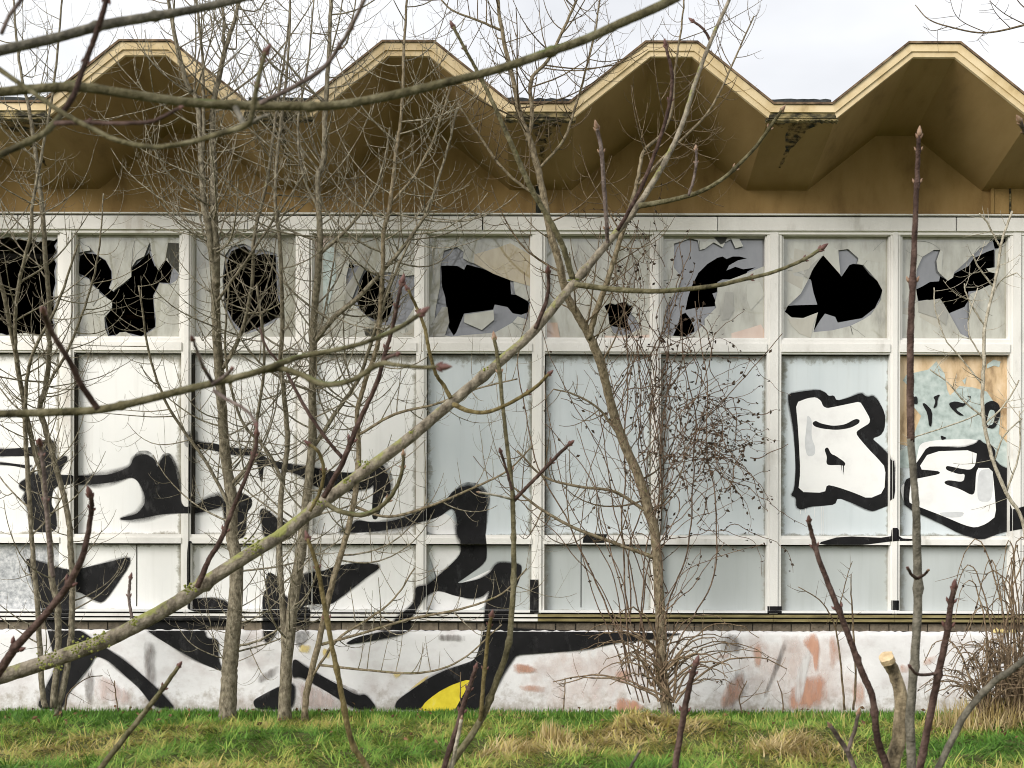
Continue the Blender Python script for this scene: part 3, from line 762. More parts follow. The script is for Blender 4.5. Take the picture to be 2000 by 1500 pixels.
for ci, (a, b) in enumerate(colx):
    i = ci-VIS0
    oh, ih = holes.get(i, ([], []))
    if not oh:
        src, shf = holes[7 if ci % 2 else 2], (a-(colx[7+VIS0][0] if ci % 2 else colx[2+VIS0][0]))
        oh = [[(p+shf, q) for p, q in h] for h in src[0]]; ih = [[(p+shf, q) for p, q in h] for h in src[1]]
    # slim sash frame = the window part
    m_ = MB(); fw = 4
    y0, y1 = -0.005, 0.085
    m_.pbox(a, a+fw, ROW_U[0]+3, ROW_U[1], y0, y1); m_.pbox(b-fw, b, ROW_U[0]+3, ROW_U[1], y0, y1)
    m_.pbox(a+fw, b-fw, ROW_U[1]-3, ROW_U[1], y0, y1)
    win = m_.build('window', fr(a), B)
    rect = [(a, 656+6), (b, 662), (b, 456), (a, 456)]
    m_ = MB(); m_.loops([to_xz(rect, 0.06)]+[to_xz(h, 0.06) for h in oh], 0.060, 0.066)
    m_.build('pane', M['glass'], win)
    if i == 0: ih = [[(px-3 if px > 60 else px+3, py) for px, py in oh[0]]]
    if ih:
        m_ = MB(); m_.loops([to_xz(rect, 0.09)]+[to_xz(h, 0.09) for h in ih], 0.090, 0.095)
        m_.build('inner_pane', M['glass2'], win)
    for mt, poly_ in extra.get(i, []):
        m_ = MB(); m_.loops([to_xz(poly_, 0.055)], 0.053, 0.0575)
        m_.build('glass_shard', M[mt], win)
    # pieces cracked round the hole
    rs = random.Random(100+ci)
    for k in range(9):
        h = oh[0]; j = rs.randrange(len(h))
        cx_ = sum(p[0] for p in h)/len(h); cy_ = sum(p[1] for p in h)/len(h)
        an = math.atan2(h[j][1]-cy_, h[j][0]-cx_)+rs.uniform(-0.35, 0.35)
        x_, y_ = h[j]; line = [(x_, y_)]
        for q in range(rs.randrange(4, 9)):
            an += rs.uniform(-0.28, 0.28)
            x_ += math.cos(an)*9; y_ += math.sin(an)*9
            if not (a+5 < x_ < b-5 and 462 < y_ < 657): break
            line.append((x_, y_))
        if len(line) > 2 and not inside(line[2], h):
            up_ = [(x, y-0.55) for x, y in line]; dn_ = [(x, y+0.55) for x, y in line]
            if abs(line[-1][0]-line[0][0]) < abs(line[-1][1]-line[0][1]): up_ = [(x-0.55, y) for x, y in line]; dn_ = [(x+0.55, y) for x, y in line]
            m_ = MB(); nl = len(line)
            m_.add([PY(x, y, 0.0594) for x, y in up_]+[PY(x, y, 0.0594) for x, y in dn_], [(q, q+1, nl+q+1, nl+q) for q in range(nl-1)])
            m_.build('crack', M['crack'], win)
    for k in range(16):
        h = oh[0]; j = rs.randrange(len(h))
        cx_ = sum(p[0] for p in h)/len(h); cy_ = sum(p[1] for p in h)/len(h)
        ux, uy = h[j][0]-cx_, h[j][1]-cy_
        ln = math.hypot(ux, uy) or 1
        ox, oy = h[j][0]+ux/ln*rs.uniform(14, 34), h[j][1]+uy/ln*rs.uniform(14, 34)
        n = rs.choice((3, 4, 4, 5)); a0 = rs.uniform(0, 6)
        pl = []
        for q in range(n):
            rr = rs.uniform(10, 42); an = a0-2*math.pi*q/n+rs.uniform(-.3, .3)
            pl.append((min(max(ox+rr*math.cos(an), a+5), b-5), min(max(oy+rr*math.sin(an), 462), 657)))
        if any(inside(p, h) for p in pl) or inside((ox, oy), h): continue
        yy = 0.0582+0.0002*k
        m_ = MB(); m_.loops([to_xz(pl, yy)], yy, yy+0.001)
        m_.build('glass_shard', M[rs.choice(('shard_a', 'shard_b', 'shard_c'))], win)

# the crazed pane at the right: orange board behind, turquoise glass left in pieces
C8 = lambda p: cr(p, 1500, 680, 3.75)
a, b = colx[8+VIS0]
def flat(name, px_poly, y, material, parent=B, th=0.002):
    m_ = MB(); m_.loops([to_xz(px_poly, y)], y, y+th)
    return m_.build(name, material, parent)
flat('backing_board', [(a, 866), (b, 912), (b, 692), (a, 692)], 0.0675, M['orange'])
for pl in ([(985,230),(1010,190),(1060,175),(1170,150),(1230,90),(1290,180),(1310,300),(1330,340),(1400,270),(1500,280),(1600,310),(1640,370),(1700,470),(1690,620),(1760,700),(1765,870),(965,870),(965,740),(1040,700),(1090,560),(1120,490),(1060,420),(1050,300)],
           [(1600,110),(1650,75),(1700,90),(1690,130),(1650,120),(1600,140)], [(1420,230),(1450,205),(1440,260)]):
    flat('glass_shard', C8(pl), 0.0635, M['turq'])

# ------------------------------------------------------------------ graffiti: thin paint on whatever surface is in front
def clip(tri, x0, x1, y0, y1):
    p = tri
    for ax, lim, sg in ((0, x0, 1), (0, x1, -1), (1, y0, 1), (1, y1, -1)):
        o = []
        for i in range(len(p)):
            A, C = p[i], p[(i+1) % len(p)]
            ia, ic = (A[ax]-lim)*sg >= 0, (C[ax]-lim)*sg >= 0
            if ia: o.append(A)
            if ia != ic:
                t = (lim-A[ax])/(C[ax]-A[ax])
                o.append(tuple(A[k]+(C[k]-A[k])*t for k in range(len(A))))
        p = o
        if len(p) < 3: return []
    return p
layer = [0]
def paint(name, poly, material, lift=0.002, smooth=2, parent=B, only=None):
    pl = chaikin(poly, 0.2, smooth) if smooth else poly
    tri = tessellate_polygon([[Vector((x, y, 0)) for x, y in pl]])
    m_ = MB()
    for (rx0, rx1, ry0, ry1, y) in regions:
        if only and not only(ry0, ry1): continue
        lf = lift
        for t in tri:
            q = clip([pl[k] for k in t], rx0, rx1, ry0, ry1)
            if len(q) >= 3:
                v = [PY(px, py, y-lf) for px, py in q]
                ar = sum(q[k][0]*q[(k+1) % len(q)][1]-q[(k+1) % len(q)][0]*q[k][1] for k in range(len(q)))
                idx = tuple(range(len(q)))
                m_.add(v, [idx if ar < 0 else idx[::-1]])
    if m_.f:
        return m_.build(name, material, parent)
def paint_edge(poly, width, lift, smooth=2, strength=0.7):
    pl = chaikin(poly, 0.2, smooth)
    n = len(pl)
    ar = sum(pl[k][0]*pl[(k+1) % n][1]-pl[(k+1) % n][0]*pl[k][1] for k in range(n))
    sg = 1 if ar > 0 else -1
    out_ = []
    for k in range(n):
        tx, ty = pl[(k+1) % n][0]-pl[k-1][0], pl[(k+1) % n][1]-pl[k-1][1]
        ln = math.hypot(tx, ty) or 1
        wv = width*(0.55+0.45*math.sin(pl[k][0]*0.05+pl[k][1]*0.031))
        out_.append((pl[k][0]+sg*ty/ln*wv, pl[k][1]-sg*tx/ln*wv, 0.0))
    inn = [(x, y, strength) for x, y in pl]
    m_ = MB(); cov = []
    for (rx0, rx1, ry0, ry1, y) in regions:
        for k in range(n):
            k2 = (k+1) % n
            for tr in ((inn[k], inn[k2], out_[k2]), (inn[k], out_[k2], out_[k])):
                q = clip(list(tr), rx0, rx1, ry0, ry1)
                if len(q) >= 3:
                    m_.add([PY(p[0], p[1], y-lift) for p in q], [tuple(range(len(q)))])
                    cov += [p[2] for p in q]
    if m_.f:
        o = m_.build('overspray', M['spray_edge'], B)
        o['kind'] = 'stuff'
        at = o.data.attributes.new('cover', 'FLOAT', 'POINT'); at.data.foreach_set('value', cov)
C0 = lambda p: cr(p, 0, 680, 3.75); C1 = lambda p: cr(p, 500, 680, 3.75); CB = lambda p: cr(p, 0, 1040, 3.26); CC = lambda p: cr(p, 500, 1040, 3.26)
CD = lambda p: cr(p, 1000, 1040, 3.26); CE = lambda p: cr(p, 1450, 1040, 3.26)
W_, K_ = M['white'], M['black']
# white fills
paint('graffiti_fill', C8([(195,395),(290,340),(350,340),(400,420),(600,390),(680,370),(760,510),(660,620),(870,870),(860,1060),(735,1110),(430,1010),(415,1065),(215,1060),(225,700)]), W_, 0.0015)
paint('graffiti_fill', C8([(960,1000),(1060,960),(1090,780),(1110,690),(1230,665),(1520,655),(1640,720),(1660,1000),(1680,1230),(1520,1320),(1300,1240),(1000,1150)]), W_, 0.0015)
paint('graffiti_fill', [(832,1064),(905,1064),(900,1100),(840,1140),(832,1196),(950,1196),(960,1120),(985,1100),(900,1140),(860,1150)], W_, 0.0012, 1)
paint('graffiti_fill', [(832,1010),(870,1000),(900,1030),(900,1044),(832,1044)], W_, 0.0016)
# left piece, black
blk = [
 C0([(-80,752),(0,750),(100,745),(260,730),(290,690),(330,680),(380,680),(410,720),(400,800),(430,830),(460,800),(490,800),(490,830),(450,890),(430,940),(540,935),(540,1005),(390,1020),(370,1150),(410,1210),(415,1355),(250,1360),(210,1250),(190,1150),(165,1110),(190,1060),(140,1030),(140,995),(200,960),(240,870),(250,940),(275,935),(290,870),(290,800),(250,800),(0,800),(-80,806)]),
 C0([(-80,840),(0,845),(100,855),(200,868),(240,868),(200,892),(100,872),(0,862),(-80,858)]),
 C0([(535,950),(560,942),(780,938),(880,908),(955,870),(975,805),(1060,780),(1130,820),(1150,890),(1190,800),(1245,790),(1300,950),(1330,1180),(1450,1150),(1500,1110),(1620,1080),(1640,1165),(1450,1215),(1350,1215),(1200,1220),(1050,1250),(950,1265),(880,1265),(880,1250),(1000,1225),(1060,1150),(1060,1080),(1010,980),(960,950),(860,980),(750,1000),(560,1010),(535,985)]),
 C0([(1378,640),(1405,625),(1430,640),(1430,1212),(1380,1212)]),
 C0([(1430,690),(1500,700),(1560,700),(1700,740),(1875,742),(1890,790),(1700,790),(1520,745),(1440,745),(1420,760)]),
 C0([(1630,1080),(1700,1060),(1790,1070),(1845,1110),(1845,1160),(1805,1210),(1800,1400),(1650,1400)]),
 C1([(-15,745),(0,720),(60,810),(180,840),(280,860),(360,870),(600,910),(700,920),(860,900),(880,860),(930,860),(960,920),(985,1000),(980,1080),(930,1090),(910,1200),(880,1260),(850,1250),(850,1150),(860,1060),(860,1000),(830,1030),(700,1050),(600,1055),(500,1040),(420,1010),(330,940),(250,910),(60,860),(50,900),(45,990),(30,980),(10,850),(-15,830)]),
 C1([(25,1200),(50,1175),(95,1200),(150,1250),(200,1280),(330,1310),(290,1350),(250,1410),(60,1400),(40,1290)]),
 C1([(600,1345),(700,1300),(740,1260),(850,1280),(1000,1270),(1170,1210),(1240,1170),(1350,1130),(1400,1100),(1440,1050),(1500,1020),(1560,1010),(1640,1030),(1690,1100),(1685,1350),(1660,1420),(1685,1500),(1510,1500),(1500,1420),(1480,1330),(1460,1200),(1430,1170),(1340,1240),(1200,1275),(1100,1310),(850,1350),(700,1355)]),
 CC([(1278,-60),(1450,-60),(1470,100),(1465,190),(1330,290),(1270,330),(1420,300),(1490,260),(1520,210),(1550,193),(1690,200),(1690,260),(1650,370),(1610,490),(1605,620),(1450,620),(1460,470),(1490,380),(1480,370),(1440,410),(1370,425),(1250,400),(1200,380),(1150,370),(1075,410),(1050,450),(1010,510),(980,560),(990,620),(900,660),(750,690),(600,715),(570,710),(640,670),(780,640),(860,620),(870,580),(900,540),(1000,460),(1015,420),(1015,350),(1060,340),(1090,340),(1180,260),(1300,150),(1310,60),(1280,20)]),
 CC([(1450,600),(1793,618),(2150,630),(2600,640),(2740,640),(2500,680),(2300,700),(2100,745),(1793,772),(1660,775),(1620,830),(1550,950),(1470,1080),(1440,1130),(1270,1130),(1290,1090),(1340,1000),(1372,928),(1200,990),(1080,1080),(1050,1130),(880,1130),(900,1070),(1000,1000),(1100,930),(1200,880),(1380,820),(1405,790),(1440,680)]),
 CC([(1745,300),(1800,300),(1800,512),(1745,512)]),
 CC([(290,280),(340,260),(430,250),(500,220),(600,200),(700,195),(805,215),(700,290),(600,370),(520,430),(480,460),(330,460),(270,490),(270,350)]),
 CC([(40,380),(120,360),(280,480),(350,480),(340,590),(150,600),(90,700),(55,700),(45,600)]),
 CC([(235,795),(330,870),(520,970),(650,1045),(700,1030),(780,1130),(640,1130),(540,1070),(400,985),(280,915),(230,930)]),
 CC([(-20,1075),(60,1030),(150,985),(250,960),(240,1120),(150,1130),(0,1130)]),
 CB([(160,165),(300,210),(420,245),(500,240),(650,205),(868,148),(665,455),(600,440),(490,375),(440,420),(440,610),(500,625),(600,690),(700,760),(820,840),(960,960),(1060,1060),(1120,1130),(980,1120),(900,1010),(800,920),(690,820),(610,790),(580,850),(500,950),(430,1040),(400,1130),(230,1130),(290,1000),(360,860),(330,740),(300,620),(260,480),(220,350),(180,240)]),
 CB([(920,615),(960,545),(1450,545),(1460,600),(1300,600),(1310,680),(1392,680),(1390,810),(1425,895),(1300,845),(1150,765),(1000,675)]),
 CB([(1195,430),(1330,420),(1440,440),(1480,510),(1195,510)]),
 CB([(1190,60),(1230,60),(1225,480),(1190,480)]),
 CB([(1690,240),(1793,300),(1793,480),(1700,500)]),
]
for k, pl in enumerate(blk):
    if k not in (3, 11, 19): paint_edge(pl, 5 if k not in (2, 8) else 11, 0.0019+0.00002*k)
    paint('graffiti', pl, K_, 0.0025+0.00015*k, 0 if len(pl) == 4 and k == 11 else 2)
# soft overspray round a few strokes
for pl in (C1([(1430,1060),(1520,980),(1640,990),(1720,1090),(1700,1180),(1500,1180)]), C0([(960,840),(1000,760),(1090,755),(1150,830),(1150,960),(1000,960)]), C0([(1140,900),(1180,780),(1250,770),(1330,960),(1320,1180)]), CC([(250,600),(340,560),(340,680),(280,740),(250,720)]), C0([(1340,620),(1450,600),(1450,720),(1350,740)]), C1([(860,840),(960,830),(1010,980),(990,1100),(900,1100)])):
    o = paint('overspray', pl, M['overspray'], 0.0016)
    if o: o['kind'] = 'stuff'
# right letters
R_out = C8([(145,330),(260,310),(370,298),(420,320),(440,345),(480,340),(500,380),(580,360),(680,320),(710,345),(735,350),(765,340),(800,370),(840,440),(858,500),(850,590),(820,635),(760,655),(810,700),(880,770),(900,815),(925,820),(930,1090),(890,1110),(890,1145),(860,1155),(770,1190),(730,1180),(620,1130),(510,1090),(490,1140),(400,1150),(310,1155),(240,1180),(205,1160),(205,1090),(165,1075),(190,1030),(200,900),(195,760),(185,600),(160,450),(145,380)])
R_in = C8([(200,395),(290,360),(350,355),(385,380),(400,420),(430,435),(480,425),(600,400),(670,385),(700,430),(745,510),(740,545),(690,575),(645,605),(650,635),(740,740),(800,800),(860,870),(850,1050),(735,1098),(620,1050),(500,1010),(430,995),(415,1055),(220,1048),(235,900),(225,700),(215,550)])
paint_edge(R_out, 4, 0.0018, 1, 0.6); paint('graffiti_outline', R_out, K_, 0.0020, 1)
paint('graffiti_fill', R_in, W_, 0.0026, 1)
paint('graffiti', C8([(320,545),(345,525),(380,545),(470,565),(560,555),(640,510),(670,520),(665,545),(600,580),(500,595),(400,585),(340,570)]), K_, 0.0032)
paint('graffiti', C8([(410,735),(435,718),(460,770),(490,780),(565,832),(562,858),(520,850),(435,852),(425,830),(430,790)]), K_, 0.0032)
paint('graffiti', C8([(285,480),(320,520),(315,650),(345,720),(340,780),(285,790),(265,700),(280,560)]), M['greypaint'], 0.0032)
for x0, y0, y1 in ((237,1180,1212),(272,1170,1200),(341,1160,1230),(389,1155,1362),(403,1155,1366)):
    paint('paint_drip', C8([(x0-2.5,y0),(x0+2.5,y0),(x0+2,y1),(x0-2,y1)]), W_, 0.0032, 0)
for x0, y0, y1 in ((536,850,890),(549,850,920),(552,855,905)):
    paint('paint_drip', C8([(x0-2,y0),(x0+2,y0),(x0+1,y1),(x0-1,y1)]), K_, 0.0035, 0)
E_out = C8([(1060,870),(1110,800),(1165,715),(1250,712),(1420,722),(1520,690),(1545,658),(1580,690),(1640,705),(1665,750),(1655,800),(1700,850),(1765,880),(1765,1180),(1875,1150),(1950,1130),(1950,1300),(1875,1310),(1700,1345),(1560,1400),(1400,1350),(1250,1270),(1000,1155),(990,1080),(1000,960),(1060,930),(1055,890)])
E_in = C8([(1095,880),(1180,750),(1530,738),(1518,870),(1640,870),(1655,1000),(1672,1220),(1600,1278),(1520,1308),(1440,1290),(1300,1230),(1060,1138),(1030,1120),(1040,1000),(1062,955),(1160,935),(1250,916),(1260,903),(1240,892)])
paint_edge(E_out, 4, 0.0034, 1, 0.6); paint('graffiti_outline', E_out, K_, 0.0036, 1)
paint('graffiti_fill', E_in, W_, 0.0042, 1)
paint('graffiti', C8([(1298,870),(1310,853),(1400,873),(1480,885),(1518,850),(1530,740),(1552,745),(1545,860),(1522,900),(1515,1050),(1490,1070),(1400,1022),(1300,992),(1288,972),(1320,958),(1430,975),(1442,912),(1400,917),(1310,888)]), K_, 0.0048)
paint('graffiti', C8([(1545,885),(1640,872),(1650,1000),(1630,1120),(1535,1115),(1530,1000)]), M['greypaint'], 0.0048)
paint('graffiti', C8([(1250,1195),(1440,1190),(1420,1230),(1330,1235),(1270,1220)]), M['greypaint'], 0.0048)
paint('graffiti', C8([(350,1425),(540,1370),(900,1385),(905,1310),(958,1310),(958,1385),(1100,1393),(1050,1405),(930,1405),(680,1438),(480,1442)]), K_, 0.0032, 1)
for k, pl in enumerate(([(1055,350),(1090,345),(1095,405),(1058,400)], [(1125,400),(1145,393),(1200,450),(1197,560),(1178,570),(1165,470)], [(1205,350),(1260,328),(1240,365),(1235,420),(1205,437),(1225,380)], [(1320,395),(1370,380),(1440,400),(1490,345),(1450,340),(1480,360),(1430,420),(1400,420),(1370,440),(1440,490),(1390,482),(1335,430)], [(1260,630),(1310,650),(1270,670)])):
    paint('graffiti', C8(pl), K_, 0.004, 1)
paint('graffiti_outline', C8([(1580,400),(1640,372),(1690,400),(1702,480),(1660,585),(1590,572),(1562,500)]), K_, 0.004)
paint('graffiti_fill', C8([(1622,440),(1662,450),(1650,550),(1600,562),(1605,500)]), M['turq'], 0.0046)
# tape and paint on mullion feet
for pl in ([(1499,1183),(1527,1183),(1527,1197),(1499,1197)], [(1741,1171),(1756,1171),(1756,1190),(1741,1190)], [(1140,1043),(1186,1043),(1180,1060),(1138,1060)]):
    paint('black_tape', pl, K_, 0.003, 0)
# plinth colours
def soft_patch(name, poly, material, lift):
    pl = [(x, min(max(y, 1234), 1419)) for x, y in chaikin(poly, 0.2, 1)]
    # resample the rim, shrink in rings towards the middle; 'cover' runs 0 at the rim to 1 inside
    cx_ = sum(p[0] for p in pl)/len(pl); cy_ = sum(p[1] for p in pl)/len(pl)
    rings = (1.12, 0.9, 0.6, 0.0); cov = (0.0, 0.45, 0.85, 1.0)
    n = len(pl); m_ = MB(); v = []
    for r_ in rings[:-1]:
        v += [PY(cx_+(x-cx_)*r_, min(max(cy_+(y-cy_)*r_, 1234), 1419), YP-lift) for x, y in pl]
    v.append(PY(cx_, cy_, YP-lift))
    f = []
    for j in range(2):
        for k in range(n): f.append((j*n+k, j*n+(k+1) % n, (j+1)*n+(k+1) % n, (j+1)*n+k))
    f += [(2*n+k, 2*n+(k+1) % n, 3*n) for k in range(n)]
    m_.add(v, f)
    o = m_.build(name, material, B)
    at = o.data.attributes.new('cover', 'FLOAT', 'POINT')
    at.data.foreach_set('value', [c for c in cov[:3] for _ in range(n)]+[1.0])
    return o
plo = lambda a_, b_: a_ > 1230
for mt, pl in (
  ('wash', CE([(-20,1110),(-60,700),(100,640),(620,640),(820,900),(800,1130)])), ('wash', CD([(0,1130),(60,760),(700,700),(900,900),(860,1130)])), 
  ('terracotta_solid', CD([(640,1130),(680,1040),(760,1060),(870,1110),(820,1150),(640,1150)])),
  ('terracotta_solid', CE([(270,1110),(330,950),(400,900),(540,910),(540,1080),(410,1130)])), ('terracotta_solid', CE([(430,635),(462,628),(495,700),(490,860),(460,890),(450,780),(370,690)])),
  ('terracotta', CE([(60,720),(110,690),(130,760),(115,870),(75,850)])), ('terracotta', CE([(680,960),(780,930),(800,1110),(720,1120)])), ('terracotta', CE([(540,650),(600,640),(640,800),(560,900)])),
  ('terracotta', CE([(1000,830),(1080,830),(1060,900),(1000,890)])), ('terracotta', CE([(1150,800),(1250,760),(1250,830),(1150,850)])),
  ('smear', CD([(1290,640),(1450,640),(1480,760),(1340,780)])), ('smear', CD([(1330,1110),(1390,900),(1480,840),(1520,1000),(1420,1120)])), ('terracotta', CD([(1310,1110),(1360,960),(1480,860),(1500,1000),(1400,1120)])),
  ('smear', CE([(110,1110),(200,850),(270,660),(310,650),(260,800),(180,1000)])), ('terracotta', CD([(1290,780),(1400,760),(1390,800),(1300,800)])),
  ('terracotta', CD([(0,830),(140,840),(160,900),(0,900)])), ('terracotta', CD([(40,970),(230,970),(220,1030),(60,1010)])), ('smear', CB([(540,880),(600,880),(590,1100),(540,1100)])), ('pink', CB([(600,900),(760,960),(900,1100),(600,1100)])),
  ('smear', CB([(900,700),(1000,700),(1000,1000),(930,1060)])), ('pink', CC([(280,920),(540,1065),(500,1130),(240,1130)])), ('smear', CC([(1150,650),(1330,650),(1330,700),(1150,690)])), ('smear', CC([(0,930),(100,865),(150,840),(150,910),(60,950),(0,975)])), ('smear', CC([(380,900),(660,1010),(650,1045),(520,965)])),
  ('yellow', CC([(1080,1085),(1200,1000),(1365,932),(1330,1010),(1275,1130),(1050,1130)])), ('yellowworn', CC([(860,900),(940,885),(900,945)])), ('yellowworn', CC([(420,740),(480,750),(470,810),(430,800)])), ('yellowworn', CC([(280,720),(360,720),(340,780),(270,770)])), ('yellowworn', CC([(1030,960),(1110,900),(1090,940),(960,1020)])),
  ('whitesmear', CE([(340,900),(400,730),(440,740),(400,1000),(370,1090),(330,1060)])), ('terracotta', CD([(640,880),(760,860),(780,960),(650,960)])), ('terracotta', CC([(1650,830),(1793,860),(1793,900),(1660,880)]))):
    k = layer[0]; layer[0] += 1
    soft_patch('wall_paint', pl, M[mt], 0.0008+0.00012*k)

# ------------------------------------------------------------------ trees and branches
def lean_depth(py):
    t = min(max((960-py)/560, 0), 1)
    return 13.1+(12.2-13.1)*t*t*(3-2*t)

def stem_pts(pts, d0, d1=None, per=6, jit=0.0, seed=0, lean=False):
    """pts: (px,py,width_px) -> smooth world points and radii; depth runs d0..d1"""
    d1 = d0 if d1 is None else d1
    sm = catmull(pts, per)
    n = len(sm)
    rs = random.Random(seed)
    P3 = []; Rd = []
    for i, (a, b, wd) in enumerate(sm):
        d = d0+(d1-d0)*i/(n-1)+0.0016*d0*math.sin(i*0.23+seed)
        if lean: d = lean_depth(b)+(d-13.1)*0.35
        p = P(a, b, d)
        if jit: p += Vector((rs.uniform(-jit, jit), rs.uniform(-jit, jit), 0))
        P3.append(p); Rd.append(max(wd, 0.6)*d/F/2*(1+(rs.uniform(-0.035, 0.045) if jit else 0)))
    return P3, Rd

UP = Vector((0, 0, 1))
def shoot_pts(p0, d0, Ln, rs, trop=0.5, n=9, wander=0.07):
    """a twig that leaves sideways and then curves up"""
    pts = [p0.copy()]; d = d0.normalized(); q = p0.copy()
    stp = Ln/n
    bx, by = rs.uniform(-1, 1), rs.uniform(-1, 1)
    for i in range(n):
        g_ = trop/n*(0.7+1.8*(i/n))
        d = (d+UP*g_+Vector((bx*0.03+rs.uniform(-1,1)*wander, (by*0.03+rs.uniform(-1,1)*wander)*0.7, rs.uniform(-1,1)*wander))).normalized()
        q = q+d*stp
        lim = -0.16-1.36*min(max((q.z-4.1)/1.0, 0), 1)
        if q.y > lim: q.y = lim; d.y = min(d.y, 0)
        pts.append(q.copy())
    return pts

def twigs_on(mb, pts, rad, rs, t0, t1, count, L0, L1, level=2, side=4, trop=1.15, rfac=0.5, ysq=0.75, rmin=0.0023):
    n = len(pts)
    for c in range(count):
        t = t0+(t1-t0)*(c+rs.random())/count
        i = min(int(t*(n-1)), n-2)
        p = pts[i].lerp(pts[i+1], t*(n-1)-i)
        ax = (pts[i+1]-pts[i]).normalized()
        az = rs.uniform(0, 2*math.pi)
        o1 = ax.orthogonal().normalized(); o2 = ax.cross(o1)
        out_ = o1*math.cos(az)+o2*math.sin(az)
        out_.y *= ysq
        d = (out_.normalized()+ax*rs.uniform(-0.05, 0.75)).normalized()
        Ln = L0+(L1-L0)*rs.random()**1.4
        tp = shoot_pts(p, d, Ln, rs, trop*rs.uniform(0.25, 1.35))
        r0 = max(min(rad[i]*rfac, Ln*0.0065+0.0028)*rs.uniform(0.75, 1.15), rmin)
        tr = [r0*(1-0.6*k/(len(tp)-1)) for k in range(len(tp))]
        mb.tube(tp, tr, side, cap=False)
        if level > 0 and Ln > 0.22:
            twigs_on(mb, tp, tr, rs, 0.18, 0.95, max(2, int(Ln*rs.uniform(4.2, 7.0))), Ln*0.18, Ln*0.62, level-1, 3, trop, 0.75, ysq, rmin*0.8)

def tree(name, label, stems, twig_specs, bark_m, twig_m, seed, group='bare young trees before the wall', extra_stems=()):
    base = P(stems[0][0][0][0], stems[0][0][0][1], stems[0][1])
    base.z = 0
    root = empty(name, base, label, 'tree', group)
    rs = random.Random(seed)
    store = []
    for k, (pts, d0, d1) in enumerate(stems):
        p3, rd = stem_pts([(q0, q1, q2*0.92) for q0, q1, q2 in pts], d0, d1, 6, 0.004, seed*10+k, True)
        if k == 0:
            p3 = [p3[0]+Vector((0, 0, -0.12))]+p3; rd = [rd[0]*1.25]+rd
        m_ = MB(); m_.tube(p3, rd, 9 if max(rd) > 0.025 else 7)
        m_.build('trunk' if k == 0 else 'limb', bark_m, root, True)
        store.append((p3, rd))
    m_ = MB()
    for (si, t0, t1, cnt, L0, L1, lev) in twig_specs:
        twigs_on(m_, store[si][0], store[si][1], rs, t0, t1, int(cnt*1.55), L0*0.9, L1*1.25, lev)
    o = m_.build('twigs', twig_m, root, True)
    o['kind'] = 'stuff'
    return root

# T1, three stems at the left
tree('young_tree', 'slender bare tree with three stems from one base at the far left', [
  ([(113,1382,15),(123,1347,14),(138,1255,13),(141,1163,13),(138,1070,13),(133,1013,12),(107,907,12),(88,840,12),(77,792,11),(88,760,11),(96,680,10),(92,650,10),(95,600,10),(87,500,10),(80,400,10),(73,350,9),(60,245,8),(40,150,6),(28,60,5),(20,-60,3)], 13.1, 13.2),
  ([(104,1384,15),(113,1285,14),(113,1193,14),(101,1132,13),(95,1040,12),(85,950,11),(66,880,11),(48,800,11),(27,680,10),(0,555,9),(-30,460,7),(-60,300,5)], 13.0, 12.9),
  ([(89,1384,13),(83,1347,12),(74,1193,11),(64,1080,10),(53,920,10),(48,800,8),(60,700,7),(110,600,6),(150,480,4)], 12.9, 12.8),
  ([(30,690,8),(28,625,8),(37,550,8),(57,462,7),(62,400,7),(80,300,6),(105,150,5),(118,0,4),(122,-80,3)], 12.9, 12.7),
  ([(80,792,7),(100,740,6),(130,690,6),(165,600,5),(190,500,4),(200,380,3)], 13.1, 12.9)],
  [(0,0.12,1,38,0.3,0.95,2),(1,0.12,1,24,0.3,0.9,2),(2,0.15,0.9,16,0.25,0.8,2),(3,0.1,1,22,0.3,0.9,2),(4,0.1,1,10,0.3,0.7,1)], M['bark'], M['twig'], 11)
# T2, thickest trunk on the left
tree('young_tree', 'straight bare tree with the thickest trunk, forking at the eaves, on the left', [
  ([(445,1392,38),(448,1330,35),(450,1290,34),(458,1200,32),(462,1100,28),(453,1053,26),(451,973,24),(440,893,22),(432,787,21),(424,680,20),(420,600,19),(420,500,18),(416,448,18),(416,385,17),(413,245,14),(420,175,12),(441,87,10),(455,42,8),(470,-20,6)], 13.2, 13.1),
  ([(424,560,13),(412,500,13),(406,448,14),(395,385,14),(388,245,12),(380,190,11),(367,175,11),(350,122,10),(332,35,8),(322,-30,7)], 13.1, 12.9),
  ([(396,300,7),(395,192,7),(392,105,6),(381,0,5),(378,-50,4)], 13.0, 12.8),
  ([(436,110,6),(434,70,7),(434,28,6),(420,-20,5)], 13.1, 13.0),
  ([(436,720,9),(470,650,9),(490,560,8),(495,460,8),(520,350,7),(540,200,6),(560,60,4),(565,-50,3)], 13.1, 12.9),
  ([(422,590,7),(480,510,6),(540,420,5),(600,330,4)], 13.1, 12.8),
  ([(452,1000,8),(400,900,7),(330,800,6),(290,690,5),(270,560,4)], 13.1, 12.7),
  ([(440,960,9),(490,900,8),(500,830,7),(515,700,6),(500,560,5)], 13.1, 12.8)],
  [(0,0.07,1,56,0.3,1.1,2),(1,0.1,1,26,0.3,1.0,2),(2,0,1,12,0.3,0.8,2),(4,0,1,22,0.3,0.9,2),(5,0.1,1,9,0.2,0.6,2),(6,0.1,1,14,0.3,0.8,2),(7,0.1,1,12,0.3,0.8,2)], M['bark'], M['twig'], 22)
